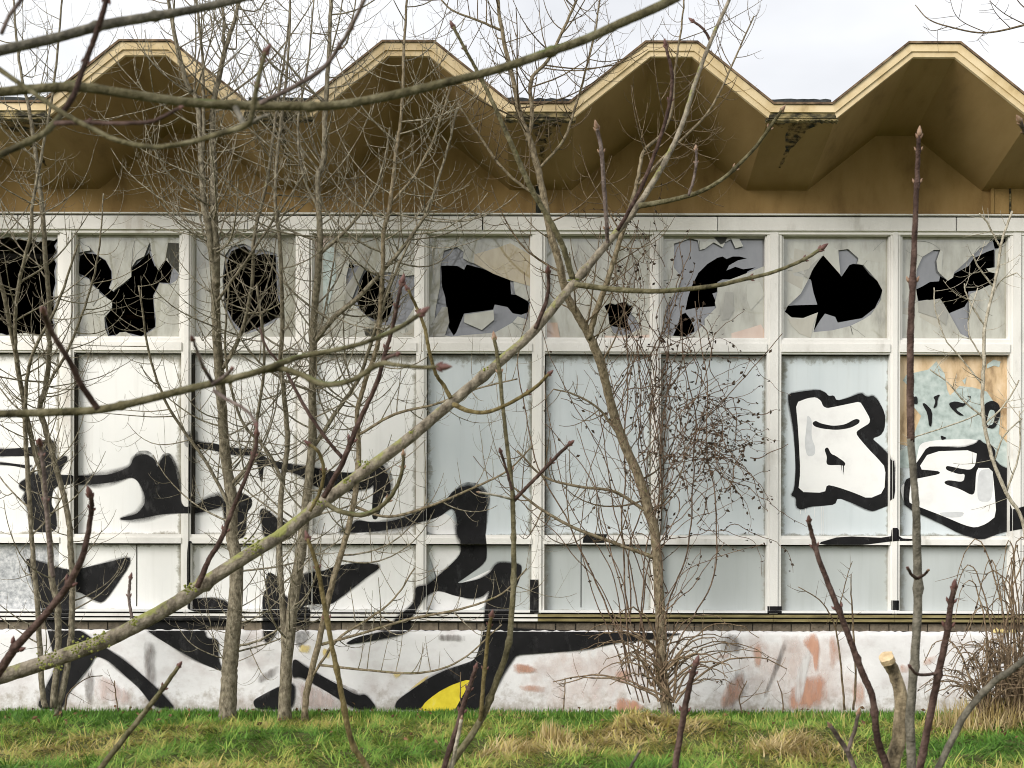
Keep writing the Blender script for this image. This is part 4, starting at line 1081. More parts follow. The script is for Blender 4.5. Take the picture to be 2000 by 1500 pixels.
# T3, twin trunks
tree('young_tree', 'bare tree splitting near the ground into two trunks before the spray-painted panels', [
  ([(556,1388,27),(561,1285,25),(574,1163,24),(589,1070,22),(596,1000,20),(609,867,18),(609,787,17),(610,720,16),(612,625,15),(622,500,14),(623,448,13),(619,350,12),(630,315,12),(633,227,11),(640,105,9),(644,0,8),(646,-60,6)], 13.0, 13.0),
  ([(557,1290,14),(552,1193,13),(546,1070,12),(551,947,11),(561,867,11),(553,760,10),(547,720,10),(550,625,9),(545,475,8),(535,380,7),(545,260,7),(560,120,5),(565,-40,4)], 13.0, 12.8),
  ([(617,664,12),(650,622,11),(700,580,10),(750,525,9),(787,482,8),(822,432,7),(837,400,6),(870,300,5),(890,210,4)], 13.0, 12.6),
  ([(626,495,8),(675,450,7),(715,400,6),(745,330,5),(760,250,4)], 13.0, 12.8),
  ([(608,880,9),(660,800,9),(700,740,8),(730,650,7),(760,560,6),(800,470,5)], 13.0, 12.7),
  ([(551,940,8),(520,880,7),(470,820,6),(440,700,5),(445,560,4)], 12.9, 12.6),
  ([(625,420,6),(590,340,6),(580,240,5),(600,120,4),(610,0,3)], 13.0, 12.9)],
  [(0,0.07,1,56,0.3,1.1,2),(1,0.05,1,38,0.3,1.0,2),(2,0.1,1,24,0.3,0.9,2),(3,0.1,1,12,0.25,0.7,2),(4,0.1,1,14,0.3,0.8,2),(5,0.1,1,12,0.3,0.8,2),(6,0.1,1,14,0.3,0.7,2)], M['bark'], M['twig'], 33)
tree('young_tree', 'thin leaning bare tree left of the yellow graffiti patch', [
  ([(597,1386,14),(601,1347,14),(623,1255,13),(647,1147,13),(678,1040,12),(692,973,12),(700,893,11),(697,813,10),(708,760,10),(735,680,10),(740,625,10),(745,550,9),(748,450,9),(758,413,9),(772,297,8),(783,210,7),(786,105,6),(792,0,5),(794,-60,4)], 12.7, 12.8),
  ([(629,1260,7),(700,1240,6),(800,1210,6),(900,1190,5),(980,1160,4),(1030,1110,3)], 12.7, 12.4),
  ([(625,1300,6),(720,1310,5),(820,1315,5),(900,1290,4),(980,1220,3)], 12.7, 12.5),
  ([(612,1320,6),(660,1250,6),(720,1210,5),(770,1170,4),(810,1110,3)], 12.7, 12.9),
  ([(690,990,7),(760,1010,6),(850,985,6),(920,955,5),(990,920,4),(1040,870,3)], 12.8, 12.5),
  ([(700,850,6),(770,810,6),(850,790,5),(930,760,4),(1010,740,3)], 12.7, 12.4),
  ([(760,400,6),(810,340,6),(850,260,5),(880,160,4)], 12.8, 12.6)],
  [(0,0.18,1,44,0.3,1.0,2),(1,0.15,1,12,0.2,0.6,2),(2,0.15,1,9,0.2,0.5,1),(3,0.15,1,9,0.2,0.5,1),(4,0.1,1,14,0.2,0.6,2),(5,0.1,1,13,0.2,0.6,2),(6,0.1,1,12,0.25,0.7,2)], M['bark_y'], M['twig'], 44)
# T4, the tree at the right of centre
tree('young_tree', 'leaning bare tree with a forked trunk wrapped in withered vine, right of centre', [
  ([(1304,1392,28),(1300,1350,23),(1294,1316,22),(1291,1224,22),(1288,1163,21),(1279,1040,21),(1267,1000,21),(1248,933,20),(1213,853,20),(1192,787,19),(1179,733,19),(1165,690,19),(1150,655,19),(1125,612,18),(1105,575,17),(1090,512,16),(1072,450,16),(1060,385,15),(1045,315,14),(1028,262,13),(1014,227,12),(1000,157,10),(986,98,9),(975,42,8),(966,-30,6)], 13.1, 13.1),
  ([(1150,662,13),(1162,612,13),(1185,550,12),(1200,500,11),(1217,445,11),(1240,368,9),(1255,298,8),(1290,262,7),(1311,210,6),(1315,140,5),(1330,40,4),(1335,-30,3)], 13.1, 12.8),
  ([(1028,276,9),(1038,227,9),(1035,157,8),(1070,115,7),(1105,42,6),(1133,-20,5)], 13.1, 13.0),
  ([(978,60,6),(930,40,5),(880,20,4),(840,-20,3)], 13.1, 12.8),
  ([(1060,390,7),(990,340,6),(930,260,5),(890,200,4)], 13.1, 12.7),
  ([(1265,1000,8),(1200,960,7),(1130,950,6),(1060,930,5),(1010,880,4)], 13.1, 12.6),
  ([(1283,1090,9),(1200,1060,8),(1120,1030,7),(1050,990,6),(1000,950,4)], 13.1, 12.6),
  ([(1215,860,6),(1170,800,5),(1120,770,4),(1080,760,3)], 13.1, 12.8),
  ([(1245,360,6),(1300,300,6),(1380,220,5),(1430,120,4),(1470,30,3)], 12.9, 12.7),
  ([(1050,330,6),(1100,270,6),(1130,180,5),(1160,60,4),(1170,-30,3)], 13.1, 12.9)],
  [(0,0.25,1,34,0.25,0.9,2),(1,0.1,1,24,0.25,0.8,2),(2,0.05,1,18,0.3,0.9,2),(3,0.1,1,9,0.3,0.8,2),(4,0.1,1,12,0.2,0.7,2),(5,0.1,1,12,0.2,0.6,2),(6,0.1,1,14,0.2,0.6,2),(7,0.1,1,8,0.2,0.4,1),(8,0.1,1,16,0.2,0.6,2),(9,0.1,1,14,0.2,0.7,2)], M['bark_y'], M['twig_d'], 55)
# background twigs at the top right corner (a tree standing to the right)
rs = random.Random(5)
root = empty('overhanging_bough', P(2060, 60, 9.0), 'thin leafless bough reaching in at the top right corner against the sky', 'branch')
p3, rd = stem_pts([(2080,20,6),(2000,46,4.5),(1920,62,3.5),(1850,50,3),(1810,35,2.4),(1785,8,1.6)], 9.0, 9.2)
m_ = MB(); m_.tube(p3, rd, 6); m_.build('stem', M['twig_d'], root, True)
m_ = MB()
for pts in ([(1925,62,2),(1880,42,1.8),(1860,20,1.6),(1850,-20,1.2)], [(2000,46,2.4),(1960,25,2),(1930,0,1.6)], [(1970,52,2),(1940,20,1.6),(1925,-20,1.2)], [(2030,35,3),(1990,5,2.4),(1970,-30,2)], [(1850,50,1.6),(1820,58,1.3),(1800,50,1.0)], [(1920,62,1.5),(1905,78,1.1)], [(2020,60,2),(1998,85,1.3)]):
    a_, b_ = stem_pts(pts, 9.1, 9.0); m_.tube(a_, b_, 4)
    twigs_on(m_, a_, b_, rs, 0.2, 1, 5, 0.06, 0.2, 0, 3, 0.4, 0.8, 1.0, 0.0014)
m_.build('twigs', M['twig_d'], root, True)['kind'] = 'stuff'

# ------------------------------------------------------------------ foreground branches with buds
def bud_mesh(name, material):
    m_ = MB()
    prof = [(0.0, 0.55), (0.18, 0.95), (0.4, 1.0), (0.62, 0.78), (0.85, 0.38), (1.0, 0.05)]
    v = []; f = []
    for i, (z, r) in enumerate(prof):
        for k in range(7):
            a = 2*math.pi*k/7+0.3*i
            v.append((0.5*r*math.cos(a), 0.5*r*math.sin(a), z*2.0))
    for i in range(len(prof)-1):
        for k in range(7):
            f.append((i*7+k, i*7+(k+1) % 7, (i+1)*7+(k+1) % 7, (i+1)*7+k))
    f.append(tuple(range(6, -1, -1))); f.append(tuple(35+k for k in range(7)))
    me = bpy.data.meshes.new(name)
    me.from_pydata(v, [], f); me.materials.append(material)
    me.polygons.foreach_set('use_smooth', [True]*len(me.polygons))
    return me
BUD = bud_mesh('bud', M['bud']); BUDT = bud_mesh('bud_tan', M['bud_tan'])
def put_bud(parent, p, d, size, me=BUD):
    o = bpy.data.objects.new('bud', me)
    link(o, parent)
    base = Vector((0, 0, 0)); q = parent
    while q is not None: base += Vector(q.location); q = q.parent
    o.location = p-base
    o.rotation_euler = d.to_track_quat('Z', 'Y').to_euler()
    o.scale = (size, size, size)

def branch(name, label, stems, group=None, cat='branch'):
    """stems: dict(pts, d, d1, m, name, buds=[t...], tip=size_px, nodes=[t...])"""
    s0 = stems[0]
    base = P(s0['pts'][0][0], s0['pts'][0][1], s0['d'])
    root = empty(name, base, label, cat, group)
    for k, s in enumerate(stems):
        wf = 1.0 if 'diagonal' in label and k == 0 else 0.87
        p3, rd = stem_pts([(q0, q1, q2*wf) for q0, q1, q2 in s['pts']], s['d'], s.get('d1'), 8, 0.00022*s['d'], k+len(label))
        n = len(p3)
        for t in s.get('nodes', ())+s.get('buds', ()):
            i = min(int(t*(n-1)), n-1); rd[i] *= 1.32
        m_ = MB(); m_.tube(p3, rd, 10)
        o = m_.build(s.get('name', 'stem' if k == 0 else 'side_shoot'), s['m'], root, True)
        bm_ = s.get('bm', BUD)
        for t in s.get('buds', ()):
            i = min(int(t*(n-1)), n-2)
            ax = (p3[i+1]-p3[i]).normalized(); sd_ = ax.cross(Vector((0.2, 1, 0.1))).normalized()
            for sg in (-1, 1):
                put_bud(o, p3[i]+sd_*sg*rd[i]*0.75, (sd_*sg*0.5+ax).normalized(), max(rd[i]*0.8, 0.5*s.get('tip', 8)*s['d']/F*0.6), bm_)
        if s.get('tip'):
            ax = (p3[-1]-p3[-3]).normalized(); sz = 0.82*s['tip']*s.get('d1', s['d'])/F
            put_bud(o, p3[-1]-ax*sz*0.3, ax, sz, bm_)
            sd_ = ax.cross(Vector((0, 1, 0))).normalized()
            for sg in (-1, 1): put_bud(o, p3[-1]-ax*sz*0.7, (sd_*sg*0.7+ax).normalized(), sz*0.62, bm_)
        s['p3'] = p3; s['rd'] = rd
    return root

d = 5.0
lich = branch('maple_branch', 'long grey diagonal branch with yellow lichen crossing the whole view', [
 dict(pts=[(-60,1345,29.7),(0,1325,28.9),(92,1295,28.9),(215,1249,28.9),(337,1184,28.1),(399,1141,27.3),(503,1074,25.8),(549,1046,25.0),(625,987,24.2),(713,920,22.7),(793,861,21.9),(881,787,20.3),(1000,686,17.9),(1050,637,17.2),(1120,552,16.4),(1187,472,14.0),(1245,400,12.5),(1297,315,11.0),(1329,245,10.1),(1360,147,8.6),(1387,77,7.8),(1425,-10,7.1)], d=4.5, d1=5.6, m=M['branch'], nodes=(0.24,0.38,0.55,0.68,0.75)),
 dict(pts=[(1245,402,13),(1310,390,11),(1370,372,10),(1420,340,9),(1470,290,8),(1500,250,8),(1525,214,7)], d=5.3, d1=5.1, m=M['branch_ol'], buds=(0.55,0.85), tip=9, bm=BUDT),
 dict(pts=[(1120,555,14),(1200,565,12),(1290,568,11),(1390,558,10),(1450,545,9),(1510,530,8),(1570,505,8),(1603,484,8)], d=5.1, d1=4.9, m=M['branch_ol'], buds=(0.62,0.86), tip=12),
 dict(pts=[(1117,545,14),(1100,487,13),(1080,445,13),(1060,410,12),(1035,367,12),(1000,290,11),(965,210,9),(930,140,8),(905,95,7),(882,52,7)], d=5.1, d1=4.9, m=M['branch_ol'], buds=(0.75,0.9), tip=10),
 dict(pts=[(1205,450,9),(1245,378,9),(1266,329,9),(1297,238,8),(1311,157,8),(1298,88,7)], d=5.2, d1=5.0, m=M['shoot'], buds=(0.7,), tip=10),
 dict(pts=[(1045,642,10),(1065,590,9),(1070,560,8),(1069,530,8)], d=5.0, d1=4.9, m=M['shoot'], tip=11),
 dict(pts=[(885,790,12),(915,803,10),(950,805,9),(990,790,8),(1040,760,8),(1072,730,7)], d=4.95, d1=4.7, m=M['shoot_o'], buds=(0.75,), tip=9),
 dict(pts=[(880,779,10),(865,752,9),(849,728,8),(836,680,8),(828,640,8),(812,600,7),(795,565,6)], d=4.95, d1=4.8, m=M['shoot_o'], buds=(0.8,), tip=9),
 dict(pts=[(632,972,13),(650,940,12),(671,899,12),(690,850,12),(708,808,11),(735,749,10),(752,687,10),(762,655,9),(770,620,9),(777,582,8),(784,552,8)], d=4.75, d1=4.5, m=M['shoot'], buds=(0.28,0.62,0.86), tip=13),
 dict(pts=[(668,895,9),(640,862,8),(600,805,8),(575,760,7),(555,722,6),(520,680,5),(505,640,4)], d=4.7, d1=4.6, m=M['shoot'], buds=(0.7,)),
 dict(pts=[(637,985,12),(665,1000,11),(710,1006,11),(750,985,10),(775,950,9),(786,915,8),(787,888,7)], d=4.75, d1=4.6, m=M['branch_ol'], buds=(0.55,0.85), tip=8, bm=BUDT),
 dict(pts=[(386,1148,14),(408,1095,12),(430,1058,11),(453,1000,10),(480,933,9),(498,880,9),(501,848,8)], d=4.65, d1=4.5, m=M['shoot'], buds=(0.4,0.8), tip=11),
 dict(pts=[(258,1210,7),(254,1185,7),(252,1160,7),(255,1130,6)], d=4.6, m=M['shoot_p'], buds=(0.6,), tip=8),
 dict(pts=[(605,1000,8),(625,960,8),(632,920,8),(622,885,8),(602,868,7)], d=4.7, d1=4.6, m=M['shoot_o'], buds=(0.5,), tip=9),
 dict(pts=[(1185,474,9),(1184,448,9),(1178,367,10),(1172,290,9),(1163,250,9)], d=5.15, d1=5.0, m=M['shoot_p'], buds=(0.25,0.72), tip=12, bm=BUDT),
 dict(pts=[(1343,382,6),(1354,345,6),(1358,310,6),(1357,290,5)], d=5.2, m=M['shoot_p'], buds=(0.6,), tip=8, bm=BUDT),
 dict(pts=[(1386,80,7),(1370,55,6),(1350,40,5)], d=5.55, m=M['shoot'], tip=8),
])
# lichen crusts: lumpy patches on the branch
def lichen_at(px, py, d_, ln, wd, n, seed):
    rs = random.Random(seed); m_ = MB()
    for k in range(n):
        c = P(px+rs.uniform(-ln, ln)*0.86, py-rs.uniform(-ln, ln)*0.55, d_-0.02)+Vector((rs.uniform(-1,1), rs.uniform(-1,0.4)*1.2, rs.uniform(-1,1)))*wd*d_/F*0.62
        r = rs.uniform(1.2, 3.4)*d_/F
        ring = [c+Vector((math.cos(a)*r*rs.uniform(.6,1.2), rs.uniform(-.3,.3)*r, math.sin(a)*r*rs.uniform(.5,1.1))) for a in [2*math.pi*q/6 for q in range(6)]]
        m_.add(ring+[c+Vector((0, -r*0.8, r*0.3)), c+Vector((0, r*0.8, -r*.2))], [(q, (q+1) % 6, 6) for q in range(6)]+[((q+1) % 6, q, 7) for q in range(6)])
    o = m_.build('lichen', M['lichen'], lich); o['kind'] = 'stuff'
for k, (px, py, dd, ln, wd, n) in enumerate(((100,1292,4.58,30,10,50),(165,1268,4.6,28,12,50),(200,1250,4.62,18,14,40),(262,1216,4.66,10,8,20),(375,1150,4.7,14,10,26),(495,1068,4.78,20,12,50),(623,980,4.86,10,9,24),(677,938,4.9,8,6,14),(712,908,4.93,10,7,18),(806,842,5.0,5,5,8),(1118,545,5.24,7,8,14),(950,722,5.1,5,4,6))):
    lichen_at(px, py, dd, ln, wd, n, k)

branch('maple_branch', 'dark twig with buds rising below the lichen-covered diagonal branch at lower left', [
 dict(pts=[(-30,1350,20),(0,1312,18),(31,1267,17),(70,1224,15),(104,1184,14),(132,1147,14),(156,1101,13),(170,1055,11),(177,1010,10),(179,987,9),(176,968,9)], d=3.6, d1=3.4, m=M['shoot'], buds=(0.2,0.52,0.85), tip=15)])
branch('maple_branch', 'blurred grey branch sloping up across the top left corner', [
 dict(pts=[(-60,118,24),(0,101,23),(105,77,22),(196,52,22),(290,35,21),(371,21,18),(465,0,16),(560,-25,13)], d=1.9, d1=2.1, m=M['branch_gr'], nodes=(0.42,0.6)),
 dict(pts=[(215,-30,12),(206,0,12),(196,35,13),(182,77,13),(161,133,12),(140,192,13),(108,238,13),(90,262,10)], d=1.95, d1=2.0, m=M['shoot'], buds=(0.15,0.55)),
])
branch('maple_branch', 'long blurred olive branch running from the left edge up to the top centre', [
 dict(pts=[(-60,186,22),(0,182,22),(140,172,22),(245,185,21),(350,200,21),(455,207,21),(560,209,20),(650,207,20),(755,189,20),(860,164,19),(965,137,19),(1052,108,20),(1140,77,20),(1210,45,20),(1280,14,21),(1330,-12,21)], d=2.0, d1=2.3, m=M['branch_ol'], nodes=(0.14,0.34,0.44,0.75)),
 dict(pts=[(-40,325,15),(0,304,15),(52,280,15),(85,262,14),(105,241,14),(125,215,12),(140,185,12)], d=1.95, d1=2.0, m=M['branch_ol'], nodes=(0.35,)),
 dict(pts=[(105,243,11),(170,242,10),(230,243,9),(290,240,9),(320,228,8),(350,212,7)], d=1.95, d1=1.85, m=M['shoot'], buds=(0.2,), tip=8),
 dict(pts=[(-20,125,12),(0,140,12),(70,189,11),(122,224,11),(175,252,11),(227,276,11),(297,289,11),(367,280,11),(430,262,12),(470,250,14),(486,238,12),(493,210,12),(500,170,11),(508,130,10),(517,102,9)], d=1.9, d1=1.8, m=M['branch_ol'], buds=(0.86,0.95), tip=14),
 dict(pts=[(455,207,14),(466,228,14),(478,246,12),(505,232,8),(525,225,6)], d=2.1, d1=2.0, m=M['branch_gr']),
 dict(pts=[(507,203,11),(577,168,10),(630,133,10),(660,92,9),(682,56,9),(712,-5,9)], d=2.1, d1=1.95, m=M['shoot_p'], buds=(0.6,0.8)),
 dict(pts=[(0,70,9),(15,35,9),(40,0,9),(50,-20,8)], d=1.8, m=M['shoot_p']),
])
branch('maple_branch', 'blurred olive branch entering mid left and ending in reddish budded forks', [
 dict(pts=[(-60,812,18),(0,811,18),(95,808,18),(187,803,18),(267,787,18),(373,760,17),(440,744,16),(500,728,15),(560,706,13),(600,695,12),(675,680,11),(725,665,10),(780,640,10),(822,612,10)], d=2.2, d1=2.35, m=M['branch_ol'], nodes=(0.28,0.48), tip=16),
 dict(pts=[(500,728,13),(545,722,13),(580,730,13),(615,746,13),(645,752,13),(690,742,12),(740,712,13),(770,713,10),(820,718,9),(860,717,9)], d=2.3, d1=2.2, m=M['branch_ol'], nodes=(0.3,), tip=18),
 dict(pts=[(742,712,9),(755,700,8),(775,692,7)], d=2.25, d1=2.2, m=M['shoot'], tip=10),
 dict(pts=[(190,800,15),(160,757,14),(130,700,13),(105,660,13),(90,630,13),(84,610,12)], d=2.15, d1=2.0, m=M['shoot'], tip=17),
 dict(pts=[(415,750,9),(400,725,9),(393,712,8),(385,690,7),(376,665,6)], d=2.2, d1=2.1, m=M['shoot_p'], buds=(0.4,), tip=10),
 dict(pts=[(415,752,9),(440,735,8),(452,722,7)], d=2.2, d1=2.1, m=M['shoot_p'], tip=10),
 dict(pts=[(418,765,9),(440,780,8),(480,803,7),(500,830,7)], d=2.2, d1=2.1, m=M['shoot_p'], tip=10),
])
branch('maple_branch', 'budded shoot tip poking up against the upper left panels', [
 dict(pts=[(104,1130,10),(98,1080,10),(91,1000,10),(86,930,9),(80,885,9),(76,868,8)], d=3.4, d1=3.3, m=M['shoot_p'], buds=(0.45,0.75), tip=14)])

# upright saplings: rooted in the ground between the camera and the wall
def sapling(label, stems, group='budded saplings in the foreground'):
    r = branch('maple_sapling', label, stems, group, 'sapling')
    return r
def ext(pts, px, d, wd):   # continue a stem down to the ground below the frame
    yb = CY+CAMZ*F/d
    return [(px, yb, wd)]+pts
sapling('lone blurred shoot leaning right in the bottom left corner', [
 dict(pts=ext([(140,1590,14),(200,1500,13),(270,1410,12),(320,1345,10),(350,1302,9)], 40, 4.2, 16), d=4.2, d1=4.0, m=M['branch_ol'], buds=(0.8,), tip=10)])
sapling('thin leaning sapling with ringed nodes in front of the leaning tree', [
 dict(pts=ext([(800,1640,16),(718,1500,14),(687,1448,13),(666,1347,12),(644,1240,11),(623,1123,10),(601,1052,9)], 880, 4.6, 17), d=4.6, d1=4.5, m=M['shoot_o'], nodes=(0.25,0.4,0.52,0.64), buds=(0.76,0.88), tip=12)])
sapling('tall forked grey sapling crossing the window column right of the yellow patch', [
 dict(pts=ext([(840,1560,17),(877,1500,16),(939,1408,15),(972,1325,14),(994,1255,13),(1003,1132,12),(1003,1040,11),(1001,975,11),(999,947,10),(983,808,9),(972,707,9),(964,660,8)], 800, 5.0, 18), d=5.0, d1=5.0, m=M['branch_ol'], nodes=(0.3,0.42,0.5,0.58), buds=(0.78,0.9), tip=10, bm=BUDT),
 dict(pts=[(1003,978,9),(1030,950,8),(1067,912,8),(1090,888,8),(1113,866,7)], d=5.0, d1=4.8, m=M['shoot'], buds=(0.6,), tip=10),
 dict(pts=[(1000,975,6),(970,968,5),(935,962,5)], d=5.0, d1=4.9, m=M['pale_twig'], tip=5, bm=BUDT),
 dict(pts=[(1000,960,6),(988,915,6),(977,882,6)], d=5.0, d1=4.9, m=M['shoot'], tip=8),
 dict(pts=[(939,1408,10),(945,1331,9),(954,1240,9),(960,1203,8)], d=5.0, d1=4.9, m=M['shoot_o'], buds=(0.45,0.8), tip=11)])
sapling('pair of dark shoots beside the tall forked sapling', [
 dict(pts=ext([(845,1580,14),(868,1500,13),(893,1423,12),(911,1362,11),(930,1304,9)], 800, 4.7, 14), d=4.7, d1=4.6, m=M['shoot'], nodes=(0.5,), buds=(0.7,0.85), tip=9),
 dict(pts=[(872,1540,10),(884,1494,10),(893,1450,9),(902,1405,8)], d=4.7, d1=4.6, m=M['pale_twig'], tip=7, bm=BUDT)])
sapling('single dark purple shoot standing at bottom right of centre', [
 dict(pts=ext([(1305,1600,16),(1319,1500,15),(1334,1408,14),(1347,1340,13),(1360,1294,10)], 1290, 4.3, 17), d=4.3, d1=4.2, m=M['shoot'], buds=(0.66,0.9), tip=13),
 dict(pts=[(1210,1560,8),(1232,1500,7),(1250,1468,6)], d=4.3, d1=4.2, m=M['branch_gr'], tip=7, bm=BUDT)])
cop = sapling('cut-back coppice with pale sawn stump and four long shoots at bottom right', [
 dict(pts=ext([(1740,1600,42),(1742,1500,38),(1757,1439,34),(1760,1362,30),(1748,1316,29),(1735,1290,29)], 1745, 4.2, 54), d=4.2, d1=4.15, m=M['stump'], name='stump'),
 dict(pts=[(1748,1560,16),(1732,1494,17),(1714,1439,16),(1705,1362,15),(1686,1316,15),(1662,1252,14),(1634,1178,13),(1603,1101,12),(1585,1040,10),(1579,1015,9)], d=4.15, d1=3.95, m=M['shoot'], nodes=(0.3,0.5), buds=(0.66,0.84), tip=11),
 dict(pts=[(1765,1600,22),(1781,1497,21),(1778,1408,21),(1787,1285,20),(1793,1163,20),(1790,1040,19),(1788,980,17),(1778,855,17)], d=4.1, d1=4.0, m=M['branch_gr'], nodes=(0.42,0.6)),
 dict(pts=[(1778,862,18),(1777,680,16),(1780,580,15),(1785,450,13),(1790,330,11),(1793,262,9)], d=4.0, d1=3.9, m=M['shoot'], buds=(0.45,0.75,0.9), tip=13, bm=BUDT),
 dict(pts=[(1770,1620,18),(1797,1500,18),(1818,1393,17),(1833,1316,17),(1849,1239,15),(1857,1180,13),(1863,1145,11)], d=4.0, d1=3.8, m=M['shoot'], nodes=(0.52,), buds=(0.72,0.86), tip=14),
 dict(pts=[(1775,1620,18),(1833,1500,17),(1886,1393,16),(1941,1331,15),(1971,1310,15),(2010,1278,14),(2080,1210,12)], d=4.0, d1=3.8, m=M['branch_gr'], nodes=(0.45,0.62)),
 dict(pts=[(1720,1600,12),(1671,1500,12),(1655,1466,11),(1634,1433,10),(1622,1416,9)], d=4.1, d1=4.0, m=M['shoot_p'], tip=9, bm=BUDT),
 dict(pts=[(1657,1466,9),(1665,1440,9),(1671,1423,9),(1677,1392,8)], d=4.05, d1=4.0, m=M['shoot_p'], tip=10, bm=BUDT),
 dict(pts=[(1833,1312,8),(1810,1316,7),(1790,1314,7),(1777,1300,6)], d=3.9, d1=3.8, m=M['shoot'], tip=7),
 dict(pts=[(1790,1128,8),(1780,1120,7),(1773,1108,7)], d=4.0, d1=3.9, m=M['shoot'], tip=7), dict(pts=[(1793,1128,7),(1806,1120,6),(1813,1112,6)], d=4.0, d1=3.9, m=M['shoot'], tip=6, bm=BUDT)])
# sawn face of the stump
c = P(1733, 1287, 4.13)+Vector((-0.42,-0.55,0.72))*0.016
ax = Vector((-0.42, -0.55, 0.72)).normalized(); u = ax.orthogonal().normalized(); v_ = ax.cross(u)
m_ = MB(); n = 14; r = 15*4.15/F
ring = [c+u*math.cos(2*math.pi*k/n)*r*random.uniform(.75, 1.1)+v_*math.sin(2*math.pi*k/n)*r*random.uniform(.8, 1.25) for k in range(n)]
m_.add(ring+[p-ax*0.02 for p in ring]+[c+ax*0.002], [(k, (k+1) % n, 2*n) for k in range(n)]+[(n+k, n+(k+1) % n, (k+1) % n, k) for k in range(n)])
m_.build('cut_face', M['cutwood'], cop)
root = branch('maple_branch', 'pale budded shoot tip at the right edge under the last roof bay', [
 dict(pts=[(2060,330,12),(2020,280,11),(2000,255,10),(1990,235,10)], d=4.0, d1=3.9, m=M['shoot_p'], buds=(0.7,), tip=13, bm=BUDT)])

# ------------------------------------------------------------------ vine, brambles, pale shrub, weeds
def leaf(mb, c, s, rs):
    a = Vector((rs.uniform(-1,1), rs.uniform(-1,1), rs.uniform(-1,0.3))).normalized()
    b_ = a.orthogonal().normalized(); b_ = (b_*math.cos(rs.uniform(0,3))+a.cross(b_)*math.sin(rs.uniform(0,3))).normalized()
    n_ = a.cross(b_)
    mb.add([c, c+a*s*0.5+b_*s*0.3+n_*s*0.12, c+a*s, c+a*s*0.5-b_*s*0.3+n_*s*0.12], [(0,1,2),(0,2,3)])
rs = random.Random(77)
vroot = empty('climbing_vine', Vector((P(1300, 1380, 13.2).x, -0.8, 0)), 'withered climbing vine with small dark leaves tangled over the grey panels', 'vine')
ms, ml = MB(), MB()
def walk(px, py, d_, ang, steps, stp, wd, curl=0.35, droop=0.0, leaves=0.25, ls=(0.025, 0.055), store=None):
    pts = []; a = ang
    for k in range(steps):
        pts.append(P(px, py, d_))
        a += rs.uniform(-curl, curl); px += math.cos(a)*stp; py -= math.sin(a)*stp
        a += (-droop if math.cos(a) > 0 else droop)
        d_ = min(max(d_+rs.uniform(-0.025, 0.025), 12.5), 13.75)
        if rs.random() < leaves: leaf(ml, pts[-1]+Vector((rs.uniform(-.02,.02), 0, rs.uniform(-.02,.02))), rs.uniform(*ls), rs)
    rr = wd*1.0*13/F/2
    ms.tube(pts, [rr*(1-0.5*k/steps) for k in range(steps)], 4, cap=False)
    return pts
def trunk_x(py):
    pts = [(1392,1304),(1224,1291),(1040,1279),(933,1248),(853,1213),(787,1192),(690,1165)]
    for (y1, x1), (y2, x2) in zip(pts, pts[1:]):
        if y2 <= py <= y1: return x1+(x2-x1)*(y1-py)/(y1-y2)
    return 1165
for k in range(44):   # wisps on both sides of the trunk
    py_ = rs.uniform(760, 1330)
    walk(trunk_x(py_)+rs.uniform(-14, 26), py_, rs.uniform(12.75, 13.3), math.pi/2+rs.choice((-1, 1))*rs.uniform(0.0, 0.75), rs.randrange(10, 24), 12, rs.uniform(1.2, 2.4), 0.28, 0.0, 0.24)
for k in range(26):   # up the mullion
    walk(rs.uniform(1245, 1292), rs.uniform(760, 1060), rs.uniform(13.3, 13.7), math.pi/2+rs.uniform(-0.25, 0.25), rs.randrange(14, 28), 12, rs.uniform(1.2, 2.2), 0.25, 0.0, 0.38)
for k in range(16):   # stems that climb along the mullion and the trunk
    walk(rs.uniform(1225, 1300), rs.uniform(1180, 1380), rs.uniform(12.9, 13.6), math.pi/2+rs.uniform(-0.15, 0.3), rs.randrange(26, 46), 18, rs.uniform(2.2, 4.0), 0.14, 0.0, 0.22)
for k in range(12):
    walk(rs.uniform(1255, 1300), rs.uniform(690, 1000), rs.uniform(13.2, 13.6), math.pi/2+rs.uniform(-0.5, 0.2), rs.randrange(14, 30), 14, rs.uniform(1.6, 2.8), 0.3, 0.0, 0.4)
for k in range(64):   # tangle to the right
    walk(rs.gauss(1340, 45), rs.gauss(850, 90), rs.uniform(12.8, 13.6), rs.uniform(-0.6, 1.5), rs.randrange(10, 26), 9, rs.uniform(1.3, 2.4), 0.45, 0.05, 0.45)
for k in range(16):   # dense knot
    walk(rs.gauss(1395, 28), rs.gauss(865, 26), rs.uniform(12.9, 13.5), rs.uniform(0, 6.28), rs.randrange(8, 16), 7, rs.uniform(1.3, 2.0), 0.6, 0.0, 0.9)
for k in range(20):   # hanging ends
    walk(rs.uniform(1300, 1450), rs.uniform(760, 960), rs.uniform(12.8, 13.5), -math.pi/2+rs.uniform(-.5,.5), rs.randrange(8, 22), 10, 1.4, 0.35, 0.0, 0.5)
for k in range(14):
    walk(rs.uniform(1210, 1300), rs.uniform(450, 700), rs.uniform(13.2, 13.6), math.pi/2+rs.uniform(-.6,.6), rs.randrange(8, 20), 12, 1.5, 0.3, 0.0, 0.45)
for k in range(26):
    leaf(ml, P(rs.gauss(1365, 50), rs.gauss(840, 80), rs.uniform(13, 13.5)), rs.uniform(0.04, 0.08), rs)
ms.build('stems', M['vine'], vroot, True)['kind'] = 'stuff'
ml.build('leaves', M['leaf'], vroot)['kind'] = 'stuff'

